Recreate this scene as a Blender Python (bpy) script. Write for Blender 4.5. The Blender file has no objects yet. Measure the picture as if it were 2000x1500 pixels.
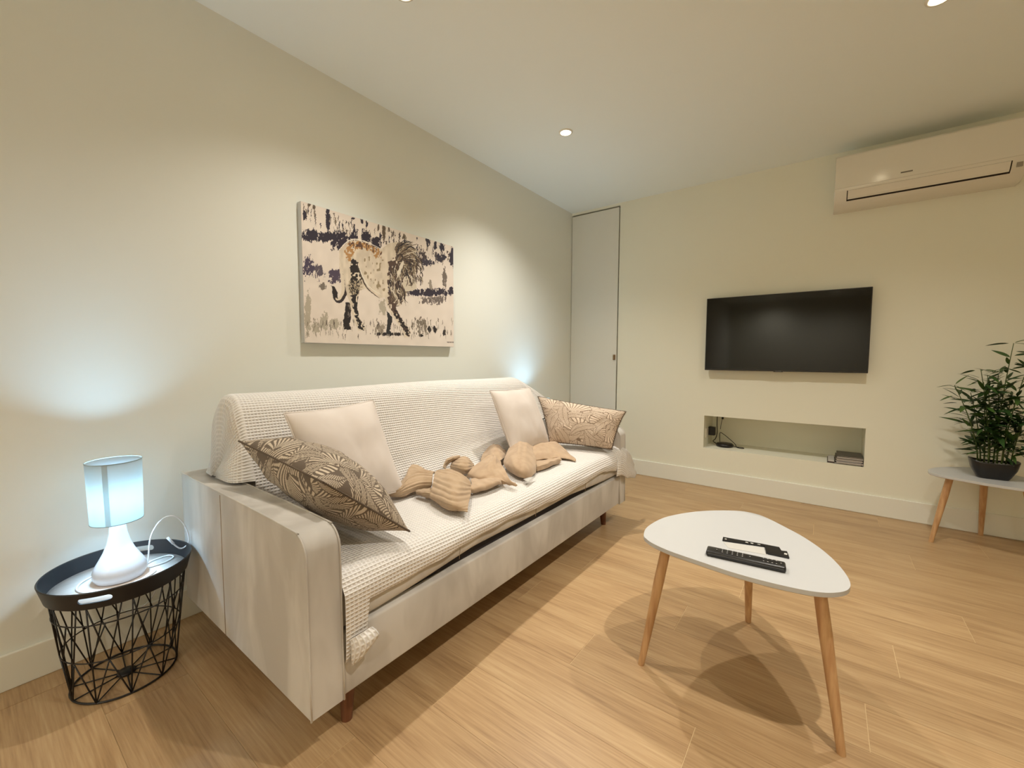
import bpy, bmesh, math, random
import numpy as np
from mathutils import Vector, Matrix

# ------------------------------------------------------------------ camera
S = bpy.context.scene
COL = S.collection
YAW, PITCH, ROLL, CAM_H, FPX = .64259, .06507, .003474, 1.0815, 818.39
fwd = Vector((math.cos(PITCH)*math.cos(YAW), math.cos(PITCH)*math.sin(YAW), -math.sin(PITCH)))
rgt = Vector((math.sin(YAW), -math.cos(YAW), 0)); upv = rgt.cross(fwd)
r2 = math.cos(ROLL)*rgt + math.sin(ROLL)*upv
u2 = -math.sin(ROLL)*rgt + math.cos(ROLL)*upv
cd = bpy.data.cameras.new('camera'); cam = bpy.data.objects.new('camera', cd); COL.objects.link(cam)
cam.matrix_world = Matrix(((r2.x, u2.x, -fwd.x, 0), (r2.y, u2.y, -fwd.y, 0), (r2.z, u2.z, -fwd.z, CAM_H), (0, 0, 0, 1)))
cd.sensor_width = 36; cd.lens = FPX/2000*36; cd.clip_start = .02
S.camera = cam

# ------------------------------------------------------------------ light, exposure
S.view_settings.view_transform = 'Standard'; S.view_settings.look = 'None'
S.view_settings.gamma = 1; S.view_settings.use_curve_mapping = False
S.view_settings.exposure = 0.54
W = bpy.data.worlds.new('World'); S.world = W; W.use_nodes = True
W.node_tree.nodes['Background'].inputs[0].default_value = (.9, .8, .65, 1)
W.node_tree.nodes['Background'].inputs[1].default_value = .02
S.cycles.max_bounces = 10; S.cycles.diffuse_bounces = 7
S.cycles.sample_clamp_indirect = 4

H = 2.5; YL = 2.083; XF = 3.767; YR = -2.5; XB = -5.0
SPOT_COL = (1.02, .955, .86)
LAMP_COL = (.42, .72, 1)
SPOTS = [(2.4, 1.379, 68), (2.405, -.298, 48), (1.13, 1.38, 42), (1.13, -.30, 76), (-1.5, 1.38, 18), (-1.5, -.3, 90), (-4.0, -.1, 220), (-4.4, 1.09, 180)]  # the two nearest behind the camera are unseen, added as fill
def spot_light(x, y, e):
    l = bpy.data.lights.new('downlight_beam', 'SPOT'); l.energy = e; l.color = SPOT_COL
    l.spot_size = math.radians(125 if x > 0 else 160); l.spot_blend = 1.0; l.shadow_soft_size = .022 if x > 0 else .08
    o = bpy.data.objects.new('downlight_beam', l); o.location = (x, y, H-.012); COL.objects.link(o)
for s in SPOTS: spot_light(*s)
def lamp_light(loc, e):
    l = bpy.data.lights.new('lamp_bulb_light', 'POINT'); l.energy = e; l.color = LAMP_COL; l.shadow_soft_size = .05
    o = bpy.data.objects.new('lamp_bulb_light', l); o.location = loc; COL.objects.link(o)
lamp_light((.306, 1.872, .622), 12.5)
lamp_light((2.93, 1.885, .64), 11)

# ------------------------------------------------------------------ materials
def lin(c):
    return tuple((x/12.92 if x <= .04045 else ((x+.055)/1.055)**2.4) for x in [v/255 for v in c])
class NT:
    def __init__(s, name, base=(200, 200, 200), rough=.5, **kw):
        s.m = bpy.data.materials.new(name); s.m.use_nodes = True
        s.t = s.m.node_tree; s.b = s.t.nodes['Principled BSDF']
        s.b.inputs['Base Color'].default_value = (*lin(base), 1); s.b.inputs['Roughness'].default_value = rough
        for k, v in kw.items(): s.b.inputs[k.replace('_', ' ')].default_value = v
    def n(s, t, **kw):
        nd = s.t.nodes.new(t)
        for k, v in kw.items():
            if k.startswith('i_'): nd.inputs[k[2:].replace('_', ' ')].default_value = v
            else: setattr(nd, k, v)
        return nd
    def l(s, a, b): s.t.links.new(a, b)
    def ramp(s, fac, stops):
        r = s.n('ShaderNodeValToRGB'); e = r.color_ramp.elements
        while len(e) < len(stops): e.new(.5)
        for q, (p, c) in zip(e, stops): q.position = p; q.color = (*lin(c), 1)
        s.l(fac, r.inputs[0]); return r.outputs[0]
    def bump(s, h, strength=.3, dist=.002):
        b = s.n('ShaderNodeBump', i_Strength=strength, i_Distance=dist); s.l(h, b.inputs['Height']); s.l(b.outputs[0], s.b.inputs['Normal'])
    def coords(s, scale=(1, 1, 1), kind='Object'):
        t = s.n('ShaderNodeTexCoord'); m = s.n('ShaderNodeMapping'); m.inputs['Scale'].default_value = scale
        s.l(t.outputs[kind], m.inputs[0]); return m.outputs[0]
def paint(name, c, rough=.6, amt=.06, scale=220):
    t = NT(name, c, rough); nz = t.n('ShaderNodeTexNoise', i_Scale=scale, i_Detail=2.0); t.l(t.coords(), nz.inputs['Vector']); t.bump(nz.outputs[0], amt, .001)
    return t.m
M = {}
M['wall'] = paint('wall_paint', (230, 233, 227), .55)
M['wall_front'] = paint('wall_front_paint', (229, 229, 214), .55)
M['ceiling'] = paint('ceiling_paint', (237, 243, 240), .7)
M['trim'] = paint('trim_paint', (228, 228, 218), .35, .02)
M['door'] = paint('door_paint', (220, 220, 212), .4, .02)
M['gap_shadow'] = paint('gap_shadow', (38, 30, 22), .9)
M['white_plastic'] = paint('white_plastic', (226, 222, 210), .14, .01)
M['white_top'] = paint('white_lacquer', (188, 189, 189), .35, .01)
M['ceramic'] = paint('white_ceramic', (225, 225, 230), .15, .01)
M['black_plastic'] = paint('black_plastic', (22, 21, 21), .35, .03)
M['black_metal'] = paint('black_metal', (20, 17, 17), .4, .03)
M['black_tray'] = paint('black_tray_metal', (26, 25, 27), .45, .03)
M['black_ceramic'] = paint('black_ceramic', (24, 23, 22), .3, .02)
M['grey_print'] = paint('grey_print', (120, 114, 102), .5, .01)
M['white_print'] = paint('white_print', (190, 188, 182), .5, .01)
M['brass'] = paint('knob_metal', (130, 105, 70), .35, .01)
M['window_grey'] = paint('window_grey', (150, 143, 130), .3, .01)
M['metal'] = paint('grey_metal', (120, 120, 120), .3, .01); M['metal'].node_tree.nodes['Principled BSDF'].inputs['Metallic'].default_value = 1
M['pebble'] = paint('white_pebble', (205, 200, 190), .7, .2)
M['stem'] = paint('bamboo_stem', (70, 88, 40), .5, .1)
M['cord'] = paint('white_cord', (225, 228, 232), .4, .01)
M['edge'] = paint('tabletop_edge', (190, 175, 150), .5, .05)
M['seam'] = paint('seam_thread', (150, 132, 112), .9)

# television screen and bezel
t = NT('screen_glass', (7, 7, 6), .07, IOR=1.38); M['screen'] = t.m

# leaf green
t = NT('leaf_green', (40, 70, 25), .45)
oi = t.n('ShaderNodeObjectInfo'); t.l(t.ramp(oi.outputs['Random'], [(0, (30, 58, 20)), (.5, (48, 80, 30)), (1, (70, 98, 40))]), t.b.inputs['Base Color']); M['leaf'] = t.m
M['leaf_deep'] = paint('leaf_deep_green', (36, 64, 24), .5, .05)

# plank wood: grain runs along local y, every plank its own offset
def plank_mat():
    t = NT('oak_plank', (190, 150, 100), .38)
    tc = t.n('ShaderNodeTexCoord'); oi = t.n('ShaderNodeObjectInfo')
    off = t.n('ShaderNodeVectorMath', operation='SCALE'); cmb = t.n('ShaderNodeCombineXYZ')
    t.l(oi.outputs['Random'], cmb.inputs[0]); t.l(oi.outputs['Random'], cmb.inputs[2]); t.l(oi.outputs['Random'], cmb.inputs[1])
    t.l(cmb.outputs[0], off.inputs[0]); off.inputs['Scale'].default_value = 37
    add = t.n('ShaderNodeVectorMath', operation='ADD'); t.l(tc.outputs['Object'], add.inputs[0]); t.l(off.outputs[0], add.inputs[1])
    def mp(sc):
        m = t.n('ShaderNodeMapping'); m.inputs['Scale'].default_value = sc; t.l(add.outputs[0], m.inputs[0]); return m.outputs[0]
    # cathedral figure
    n1 = t.n('ShaderNodeTexNoise', i_Scale=1.0, i_Detail=2.0, i_Roughness=.45); t.l(mp((5.5, .9, 1)), n1.inputs['Vector'])
    mul = t.n('ShaderNodeMath', operation='MULTIPLY'); t.l(n1.outputs[0], mul.inputs[0]); mul.inputs[1].default_value = 26
    fr = t.n('ShaderNodeMath', operation='SINE'); t.l(mul.outputs[0], fr.inputs[0])
    n2 = t.n('ShaderNodeTexNoise', i_Scale=1.0, i_Detail=5.0, i_Roughness=.6); t.l(mp((150, 5, 1)), n2.inputs['Vector'])
    n3 = t.n('ShaderNodeTexNoise', i_Scale=1.0, i_Detail=3.0); t.l(mp((14, 1.6, 1)), n3.inputs['Vector'])
    a = t.n('ShaderNodeMath', operation='MULTIPLY_ADD'); t.l(fr.outputs[0], a.inputs[0]); a.inputs[1].default_value = .055; t.l(n2.outputs[0], a.inputs[2])
    b = t.n('ShaderNodeMath', operation='MULTIPLY_ADD'); t.l(n3.outputs[0], b.inputs[0]); b.inputs[1].default_value = .55; t.l(a.outputs[0], b.inputs[2])
    sub = t.n('ShaderNodeMath', operation='SUBTRACT'); t.l(b.outputs[0], sub.inputs[0]); sub.inputs[1].default_value = .27
    c = t.ramp(sub.outputs[0], [(.2, (143, 113, 80)), (.42, (167, 136, 98)), (.6, (178, 148, 109)), (.82, (189, 161, 122))])
    hs = t.n('ShaderNodeHueSaturation'); mr = t.n('ShaderNodeMapRange'); t.l(oi.outputs['Random'], mr.inputs[0])
    mr.inputs[3].default_value = .93; mr.inputs[4].default_value = 1.06
    t.l(mr.outputs[0], hs.inputs['Value']); t.l(c, hs.inputs['Color']); t.l(hs.outputs[0], t.b.inputs['Base Color'])
    t.bump(n2.outputs[0], .12, .001)
    return t.m
M['plank'] = plank_mat()
M['grout'] = paint('plank_joint', (205, 180, 138), .8)

# turned legs: light beech and dark walnut
def legwood(name, stops, sc=(60, 60, 5)):
    t = NT(name, (200, 160, 110), .42); n = t.n('ShaderNodeTexNoise', i_Scale=1.0, i_Detail=4.0); t.l(t.coords(sc), n.inputs['Vector'])
    t.l(t.ramp(n.outputs[0], stops), t.b.inputs['Base Color']); t.bump(n.outputs[0], .05, .001); return t.m
M['beech'] = legwood('beech_wood', [(.3, (172, 128, 86)), (.7, (206, 168, 122))])
M['walnut'] = legwood('walnut_wood', [(.3, (84, 50, 30)), (.7, (120, 74, 46))])
M['tray_floor'] = legwood('pale_tray_wood', [(.3, (205, 192, 182)), (.7, (224, 214, 206))], (8, 60, 60))

# sofa velvet, brushed in patches
def velvet(name, c1, c2, sheen=.3):
    t = NT(name, c1, .8); n = t.n('ShaderNodeTexNoise', i_Scale=1.0, i_Detail=3.0, i_Distortion=.6); t.l(t.coords((7, 7, 2.4)), n.inputs['Vector'])
    t.l(t.ramp(n.outputs[0], [(.38, c1), (.62, c2)]), t.b.inputs['Base Color'])
    t.b.inputs['Sheen Weight'].default_value = sheen; t.b.inputs['Sheen Roughness'].default_value = .4
    f = t.n('ShaderNodeTexNoise', i_Scale=900.0); t.l(t.coords(), f.inputs['Vector']); t.bump(f.outputs[0], .12, .001)
    return t.m
M['velvet'] = velvet('sofa_velvet', (178, 173, 166), (202, 198, 192))
M['cushion_velvet'] = velvet('cushion_velvet', (208, 198, 190), (216, 207, 200))
M['seat_gap_dark'] = paint('seat_gap_shadow', (40, 34, 34), .9)

# waffle weave from the UV map in metres
def waffle():
    t = NT('waffle_cotton', (226, 219, 210), .85)
    uv = t.n('ShaderNodeUVMap'); sep = t.n('ShaderNodeSeparateXYZ'); t.l(uv.outputs[0], sep.inputs[0])
    def w(o, per):
        m = t.n('ShaderNodeMath', operation='MULTIPLY'); t.l(o, m.inputs[0]); m.inputs[1].default_value = 2*math.pi/per
        s = t.n('ShaderNodeMath', operation='COSINE'); t.l(m.outputs[0], s.inputs[0])
        h = t.n('ShaderNodeMath', operation='MULTIPLY_ADD'); t.l(s.outputs[0], h.inputs[0]); h.inputs[1].default_value = .5; h.inputs[2].default_value = .5
        p = t.n('ShaderNodeMath', operation='POWER'); t.l(h.outputs[0], p.inputs[0]); p.inputs[1].default_value = 1.6; return p.outputs[0]
    mx = t.n('ShaderNodeMath', operation='MAXIMUM'); a = w(sep.outputs[0], .0135); b = w(sep.outputs[1], .0118)
    sc = t.n('ShaderNodeMath', operation='MULTIPLY'); t.l(a, sc.inputs[0]); sc.inputs[1].default_value = .62
    t.l(sc.outputs[0], mx.inputs[0]); t.l(b, mx.inputs[1])
    t.bump(mx.outputs[0], .9, .0032)
    t.l(t.ramp(mx.outputs[0], [(0, (208, 203, 198)), (.55, (229, 226, 222))]), t.b.inputs['Base Color'])
    return t.m
M['waffle'] = waffle()
def towel(name, c1, c2, rib):
    t = NT(name, c1, .9); t.b.inputs['Sheen Weight'].default_value = .2
    n = t.n('ShaderNodeTexNoise', i_Scale=450.0, i_Detail=2.0); t.l(t.coords(), n.inputs['Vector'])
    n2 = t.n('ShaderNodeTexNoise', i_Scale=22.0, i_Detail=2.0); t.l(t.coords(), n2.inputs['Vector'])
    t.l(t.ramp(n2.outputs[0], [(.35, c1), (.65, c2)]), t.b.inputs['Base Color'])
    if rib:
        uv = t.n('ShaderNodeUVMap'); sep = t.n('ShaderNodeSeparateXYZ'); t.l(uv.outputs[0], sep.inputs[0])
        m = t.n('ShaderNodeMath', operation='MULTIPLY'); t.l(sep.outputs[0], m.inputs[0]); m.inputs[1].default_value = 2*math.pi*9
        s = t.n('ShaderNodeMath', operation='SINE'); t.l(m.outputs[0], s.inputs[0])
        a = t.n('ShaderNodeMath', operation='MULTIPLY_ADD'); t.l(s.outputs[0], a.inputs[0]); a.inputs[1].default_value = .6; t.l(n.outputs[0], a.inputs[2]); t.bump(a.outputs[0], .9, .003)
    else: t.bump(n.outputs[0], .5, .002)
    return t.m
M['towel_rib'] = towel('ribbed_towel', (180, 153, 122), (193, 167, 136), True)
M['towel_plain'] = towel('plain_towel', (176, 150, 122), (188, 163, 135), False)
def attr_mat(name, rough=.8, sheen=0):
    t = NT(name, (200, 200, 200), rough); a = t.n('ShaderNodeAttribute'); a.attribute_name = 'Print'; t.l(a.outputs['Color'], t.b.inputs['Base Color'])
    n = t.n('ShaderNodeTexNoise', i_Scale=700.0); t.l(t.coords(), n.inputs['Vector']); t.bump(n.outputs[0], .15, .001)
    t.b.inputs['Sheen Weight'].default_value = sheen; return t.m
M['canvas'] = attr_mat('canvas_print', .7); M['leaf_fabric'] = attr_mat('leaf_print_fabric', .85, .1)
def emit(name, c, s):
    t = NT(name, c, .5); t.b.inputs['Emission Color'].default_value = (*lin(c), 1); t.b.inputs['Emission Strength'].default_value = s; return t.m
M['lens'] = emit('downlight_lens', (255, 240, 205), 50)
M['bulb'] = emit('lamp_bulb', (200, 235, 255), 8)
M['ac_display'] = emit('ac_lamp', (255, 255, 250), 1.0)
def shade(nm='lamp_shade_fabric', k=1.0):
    t = NT(nm, (225, 235, 240), .7)
    tr = t.n('ShaderNodeBsdfTranslucent'); tr.inputs[0].default_value = (.56*k, .61*k, .60*k, 1)
    mx = t.n('ShaderNodeMixShader'); mx.inputs[0].default_value = .62
    out = t.t.nodes['Material Output']; t.l(t.b.outputs[0], mx.inputs[1]); t.l(tr.outputs[0], mx.inputs[2]); t.l(mx.outputs[0], out.inputs[0]); return t.m
M['shade'] = shade()
M['shade_seam'] = paint('shade_rim_thread', (140, 152, 146), .7); M['shade_overlap'] = shade('shade_overlap_fabric', 1.0)

# ------------------------------------------------------------------ helpers
def tag(o, label=None, cat=None, group=None, kind=None):
    if label: o['label'] = label
    if cat: o['category'] = cat
    if group: o['group'] = group
    if kind: o['kind'] = kind
    return o
def mesh_obj(name, verts, faces, mat, parent=None, smooth=False, uvs=None):
    me = bpy.data.meshes.new(name); me.from_pydata([tuple(v) for v in verts], [], [tuple(f) for f in faces]); me.update()
    return link(name, me, mat, parent, smooth)
def link(name, me, mat, parent=None, smooth=False, auto=None):
    if mat: me.materials.clear(); me.materials.append(mat)
    if smooth: me.polygons.foreach_set('use_smooth', [True]*len(me.polygons))
    o = bpy.data.objects.new(name, me); COL.objects.link(o)
    if parent:
        o.parent = parent; o.matrix_parent_inverse = Matrix.Translation(parent.location).inverted() if parent.rotation_euler == Matrix().to_euler() else Matrix()
    return o
def empty(name, loc, label, cat, group=None):
    o = bpy.data.objects.new(name, None); o.location = loc; o.empty_display_size = .05; COL.objects.link(o)
    return tag(o, label, cat, group)
def bm_obj(name, bm, mat, parent=None, smooth=False):
    me = bpy.data.meshes.new(name); bmesh.ops.recalc_face_normals(bm, faces=bm.faces); bm.to_mesh(me); bm.free()
    return link(name, me, mat, parent, smooth)
def add_box(bm, lo, hi, bev=0, seg=2):
    vs = [bm.verts.new((x, y, z)) for x in (lo[0], hi[0]) for y in (lo[1], hi[1]) for z in (lo[2], hi[2])]
    fs = [bm.faces.new([vs[i] for i in f]) for f in ((0, 1, 3, 2), (4, 6, 7, 5), (0, 4, 5, 1), (2, 3, 7, 6), (0, 2, 6, 4), (1, 5, 7, 3))]
    if bev:
        es = list({e for f in fs for e in f.edges})
        bmesh.ops.bevel(bm, geom=es, offset=bev, segments=seg, profile=.5, affect='EDGES')
    return vs
def box(name, lo, hi, mat, parent=None, bev=0, seg=2):
    bm = bmesh.new(); add_box(bm, lo, hi, bev, seg); return bm_obj(name, bm, mat, parent, bev > 0 and seg > 2)
def tube_geo(pts, r, n=8, closed=False):
    pts = [Vector(p) for p in pts]; N = len(pts); V = []; F = []
    rad = r if hasattr(r, '__len__') else [r]*N
    nrm = None
    for i, p in enumerate(pts):
        a = pts[(i-1) % N] if (closed or i > 0) else p; b = pts[(i+1) % N] if (closed or i < N-1) else p
        d = (b-a).normalized()
        if nrm is None: nrm = d.orthogonal().normalized()
        nrm = (nrm - d*nrm.dot(d)); nrm = nrm.normalized() if nrm.length > 1e-6 else d.orthogonal().normalized()
        bi = d.cross(nrm)
        for k in range(n):
            t = 2*math.pi*k/n; V.append(p + (nrm*math.cos(t)+bi*math.sin(t))*rad[i])
    for i in range(N if closed else N-1):
        j = (i+1) % N
        for k in range(n): F.append((i*n+k, i*n+(k+1) % n, j*n+(k+1) % n, j*n+k))
    if not closed: F.append(tuple(range(n))[::-1]); F.append(tuple((N-1)*n+k for k in range(n)))
    return V, F
def tube(name, pts, r, mat, parent=None, n=8, closed=False):
    V, F = tube_geo(pts, r, n, closed); return mesh_obj(name, V, F, mat, parent, True)
def spline(pts, m=8, closed=False):
    P = np.array(pts, float); N = len(P); out = []
    rng = range(N if closed else N-1)
    for i in rng:
        if closed: a, b, c, d = P[(i-1) % N], P[i], P[(i+1) % N], P[(i+2) % N]
        else: a, b, c, d = P[max(i-1, 0)], P[i], P[i+1], P[min(i+2, N-1)]
        for k in range(m):
            t = k/m; out.append(.5*((2*b)+(-a+c)*t+(2*a-5*b+4*c-d)*t*t+(-a+3*b-3*c+d)*t**3))
    if not closed: out.append(P[-1])
    return np.array(out)
def lathe_geo(prof, n=48, c=(0, 0, 0), cap0=True, cap1=True):
    V = []; F = []
    for r, z in prof:
        for k in range(n):
            t = 2*math.pi*k/n; V.append((c[0]+r*math.cos(t), c[1]+r*math.sin(t), c[2]+z))
    for i in range(len(prof)-1):
        for k in range(n): F.append((i*n+k, i*n+(k+1) % n, (i+1)*n+(k+1) % n, (i+1)*n+k))
    if cap0: F.append(tuple(range(n))[::-1])
    if cap1: F.append(tuple((len(prof)-1)*n+k for k in range(n)))
    return V, F
def lathe(name, prof, mat, parent=None, c=(0, 0, 0), n=48, cap0=True, cap1=True):
    V, F = lathe_geo(prof, n, c, cap0, cap1); return mesh_obj(name, V, F, mat, parent, True)
def mods(o, *ms):
    for t, kw in ms:
        m = o.modifiers.new(t.lower(), t)
        for k, v in kw.items(): setattr(m, k, v)
    return o
def sharp(o, deg=35):
    o.data.polygons.foreach_set('use_smooth', [True]*len(o.data.polygons))
    try: o.data.set_sharp_from_angle(angle=math.radians(deg))
    except Exception: pass
    return o
def prism(name, poly, z0, z1, mat, parent=None, bev=.002):
    bm = bmesh.new(); a = [bm.verts.new((x, y, z0)) for x, y in poly]; b = [bm.verts.new((x, y, z1)) for x, y in poly]; n = len(poly)
    bm.faces.new(a[::-1]); bm.faces.new(b)
    for i in range(n): bm.faces.new((a[i], a[(i+1) % n], b[(i+1) % n], b[i]))
    if bev:
        es = [e for e in bm.edges if abs(e.verts[0].co.z-e.verts[1].co.z) < 1e-6]
        bmesh.ops.bevel(bm, geom=es, offset=bev, segments=2, profile=.5, affect='EDGES')
    return sharp(bm_obj(name, bm, mat, parent), 50)
def grid_obj(name, P, mat, parent=None, uv=None, closed_u=False, smooth=True):
    nu, nv = P.shape[:2]; F = []
    idx = np.arange(nu*nv).reshape(nu, nv)
    a = idx[:-1, :-1].ravel(); b = idx[1:, :-1].ravel(); c = idx[1:, 1:].ravel(); d = idx[:-1, 1:].ravel()
    F = np.stack([a, b, c, d], 1)
    me = bpy.data.meshes.new(name); me.from_pydata(P.reshape(-1, 3).tolist(), [], F.tolist()); me.update()
    if uv is not None:
        L = me.uv_layers.new(name='UVMap'); vi = np.zeros(len(me.loops), int); me.loops.foreach_get('vertex_index', vi)
        L.data.foreach_set('uv', uv.reshape(-1, 2)[vi].astype(np.float32).ravel())
    return link(name, me, mat, parent, smooth)
def set_print(o, rgb):   # rgb in 0..255 per vertex
    c = rgb.reshape(-1, 3)/255.; c = np.where(c <= .04045, c/12.92, ((c+.055)/1.055)**2.4)
    a = o.data.color_attributes.new('Print', 'FLOAT_COLOR', 'POINT')
    a.data.foreach_set('color', np.concatenate([c, np.ones((len(c), 1))], 1).astype(np.float32).ravel())
rng = np.random.default_rng(7)
def vnoise(X, Y, seed=0):   # smooth value noise
    xi = np.floor(X).astype(int); yi = np.floor(Y).astype(int); fx = X-xi; fy = Y-yi
    def h(a, b):
        v = np.sin(a*127.1+b*311.7+seed*74.7)*43758.5453; return v-np.floor(v)
    fx = fx*fx*(3-2*fx); fy = fy*fy*(3-2*fy)
    return (h(xi, yi)*(1-fx)+h(xi+1, yi)*fx)*(1-fy)+(h(xi, yi+1)*(1-fx)+h(xi+1, yi+1)*fx)*fy

# ------------------------------------------------------------------ the room
XT = 4.3
fl = tag(box('floor', (XB, YR, -.06), (XT, YL+.02, -.0012), M['grout']), kind='structure')
# oak planks, rows 0.206 m wide, laid along y with staggered ends
JO = {0: 1.697, 1: 1.03, 2: .33, 3: .934, 4: .262, 5: .68, 6: -.142, 7: .44, 8: .955}
PW, PL, X0 = .206, 1.2, .224
rr = random.Random(3)
k0 = int(math.floor((XB-X0)/PW)); k1 = int(math.ceil((XF-X0)/PW))
for k in range(k0, k1+1):
    xa, xb = X0+k*PW+.0004, X0+(k+1)*PW-.0004
    xa = max(xa, XB); xb = min(xb, XF-.001)
    if xb-xa < .01: continue
    y = JO.get(k, (k*.43) % 1.2); y = y-PL*math.ceil((y-YR)/PL)
    while y < YL:
        ya, yb = max(y+.0011, YR+.001), min(y+PL-.0011, YL-.001); y += PL
        if yb-ya < .02: continue
        hx, hy = (xb-xa)/2, (yb-ya)/2
        bm = bmesh.new(); add_box(bm, (-hx, -hy, -.0012), (hx, hy, 0))
        o = bm_obj('plank', bm, M['plank']); o.location = ((xa+xb)/2, (ya+yb)/2, 0); o.parent = fl
ce = tag(box('ceiling', (XB, YR, H), (XT, YL+.1, H+.1), M['ceiling']), kind='structure')
tag(box('wall_left', (XB, YL, 0), (XT, YL+.1, H), M['wall']), kind='structure')
tag(box('wall_right', (XB, YR-.1, 0), (XT, YR, H), M['wall_front']), kind='structure')
tag(box('wall_back', (XB-.1, YR, 0), (XB, YL, H), M['wall_front']), kind='structure')
# television wall with the long niche let into it
NY0, NY1, NZ0, NZ1, ND = -.239, .801, .322, .594, .33
DY0 = 1.578
bm = bmesh.new()
add_box(bm, (XF, YR, 0), (XF+.45, DY0, NZ0)); add_box(bm, (XF, YR, NZ1), (XF+.45, DY0, H))
add_box(bm, (XF, YR, NZ0), (XF+.45, NY0, NZ1)); add_box(bm, (XF, NY1, NZ0), (XF+.45, DY0, NZ1))
add_box(bm, (XF+ND, NY0, NZ0), (XF+.45, NY1, NZ1))
tag(bm_obj('wall_front', bm, M['wall_front']), kind='structure')
tag(box('trim_1', (XF+.002, DY0, 2.478), (XF+.05, YL, H), M['wall_front']), kind='structure')
tag(box('door_gap_shadow', (XF+.035, DY0, 0), (XF+.06, YL, 2.478), M['gap_shadow']), kind='structure')  # near-black sheet behind the door: shade of the gap put into its colour
# tall flush cupboard door in the corner
dr = tag(box('door_1', (XF+.003, DY0+.012, .008), (XF+.028, YL-.004, 2.466), M['door'], bev=.0015), kind='structure')
bm = bmesh.new(); add_box(bm, (XF-.012, 1.600, 1.055), (XF+.004, 1.622, 1.105), .004, 3)
add_box(bm, (XF-.018, 1.604, 1.06), (XF-.01, 1.618, 1.10), .003, 3); bm_obj('door_handle', bm, M['brass'], dr)
# baseboards
def board(name, pts, h, th, mat):
    (x0, y0), (x1, y1) = pts; bm = bmesh.new()
    if abs(y0-y1) < 1e-6: add_box(bm, (x0, y0-th, 0), (x1, y0, h), .003); 
    else: add_box(bm, (x0-th, y0, 0), (x0, y1, h), .003)
    tag(bm_obj(name, bm, mat), kind='structure')
board('baseboard_left', ((XB, YL), (XF, YL)), .118, .013, M['trim'])
board('baseboard_front', ((XF, YR), (XF, DY0-.004)), .136, .013, M['trim'])

# ------------------------------------------------------------------ downlights
dn = ['round recessed downlight nearest the corner cupboard door', 'round recessed downlight on the ceiling in front of the air conditioner', 'round recessed downlight above the near half of the sofa', 'round recessed downlight above the coffee table', 'unseen downlight added as fill by the left wall behind the camera', 'unseen downlight added as fill in mid ceiling behind the camera', 'round recessed downlight far behind the camera in line with the coffee table', 'round recessed downlight far behind the camera in line with the sofa']
for (x, y, e), lb in zip(SPOTS, dn):
    t = empty('downlight', (x, y, H), lb, 'light', 'ceiling downlights')
    lathe('trim_ring', [(.031, -.001), (.032, -.006), (.042, -.005), (.0445, 0)], M['white_plastic'], t, (x, y, H), 40, False, False)
    lathe('lens', [(.0005, -.0022), (.031, -.002), (.032, -.0005)], M['lens'], t, (x, y, H), 32, True, True)

# ------------------------------------------------------------------ sofa
BEFORE = set(bpy.data.objects); SK = .96; SZ = .0433
AX0, AX1, BX0, BX1 = .528, .628, 2.622, 2.712   # near arm, far arm
YF, YB = 1.065, 2.05
sofa = empty('sofa', (1.62, 1.56, 0), 'pale beige velvet sofa with slim square arms under a white throw', 'sofa')
def arm(x0, x1):
    prof = [(YF, .10), (YF+.004, .50)]
    c = (YF+.012+.055, .607-.06)
    for a in np.linspace(170, 95, 8): prof.append((c[0]+.062*math.cos(math.radians(a)), c[1]+.06*math.sin(math.radians(a))))
    prof += [(1.35, .611), (1.70, .611), (YB, .612), (YB, .10)]
    bm = bmesh.new(); A = [bm.verts.new((x0, y, z)) for y, z in prof]; B = [bm.verts.new((x1, y, z)) for y, z in prof]; n = len(prof)
    bm.faces.new(A); bm.faces.new(B[::-1]); side = []
    for i in range(n): bm.faces.new((A[i], B[i], B[(i+1) % n], A[(i+1) % n]))
    es = [e for e in bm.edges if abs(e.verts[0].co.x-e.verts[1].co.x) < 1e-6]
    bmesh.ops.bevel(bm, geom=es, offset=.007, segments=3, profile=.5, affect='EDGES')
    o = sharp(bm_obj('arm', bm, M['velvet'], sofa), 60)
    for x in (x0+.002, x1-.002):
        pts = [(x, y-.001 if i < 2 else y, z+.001 if i > 1 else z) for i, (y, z) in enumerate(prof[:-1])]
        tube('piping', spline(pts, 3), .0028, M['velvet'], o, 6)
    return o
a1 = arm(AX0, AX1)
tube('seam', [(AX0-.0003, 1.643, .104), (AX0-.0003, 1.645, .35), (AX0-.0003, 1.643, .605)], .0013, M['seam'], a1, 6)
arm(BX0, BX1)
# front rail, slightly soft
bm = bmesh.new(); add_box(bm, (AX1, YF+.004, .105), (BX0, YB-.02, .292), .008, 3); rail = sharp(bm_obj('frame', bm, M['velvet'], sofa), 60)
bm = bmesh.new(); add_box(bm, (AX1+.01, YF+.04, .288), (BX0-.01, 1.7, .34)); bm_obj('seat_shadow_block', bm, M['seat_gap_dark'], sofa)  # near-black block painted for the shade between cushion and rail
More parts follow.
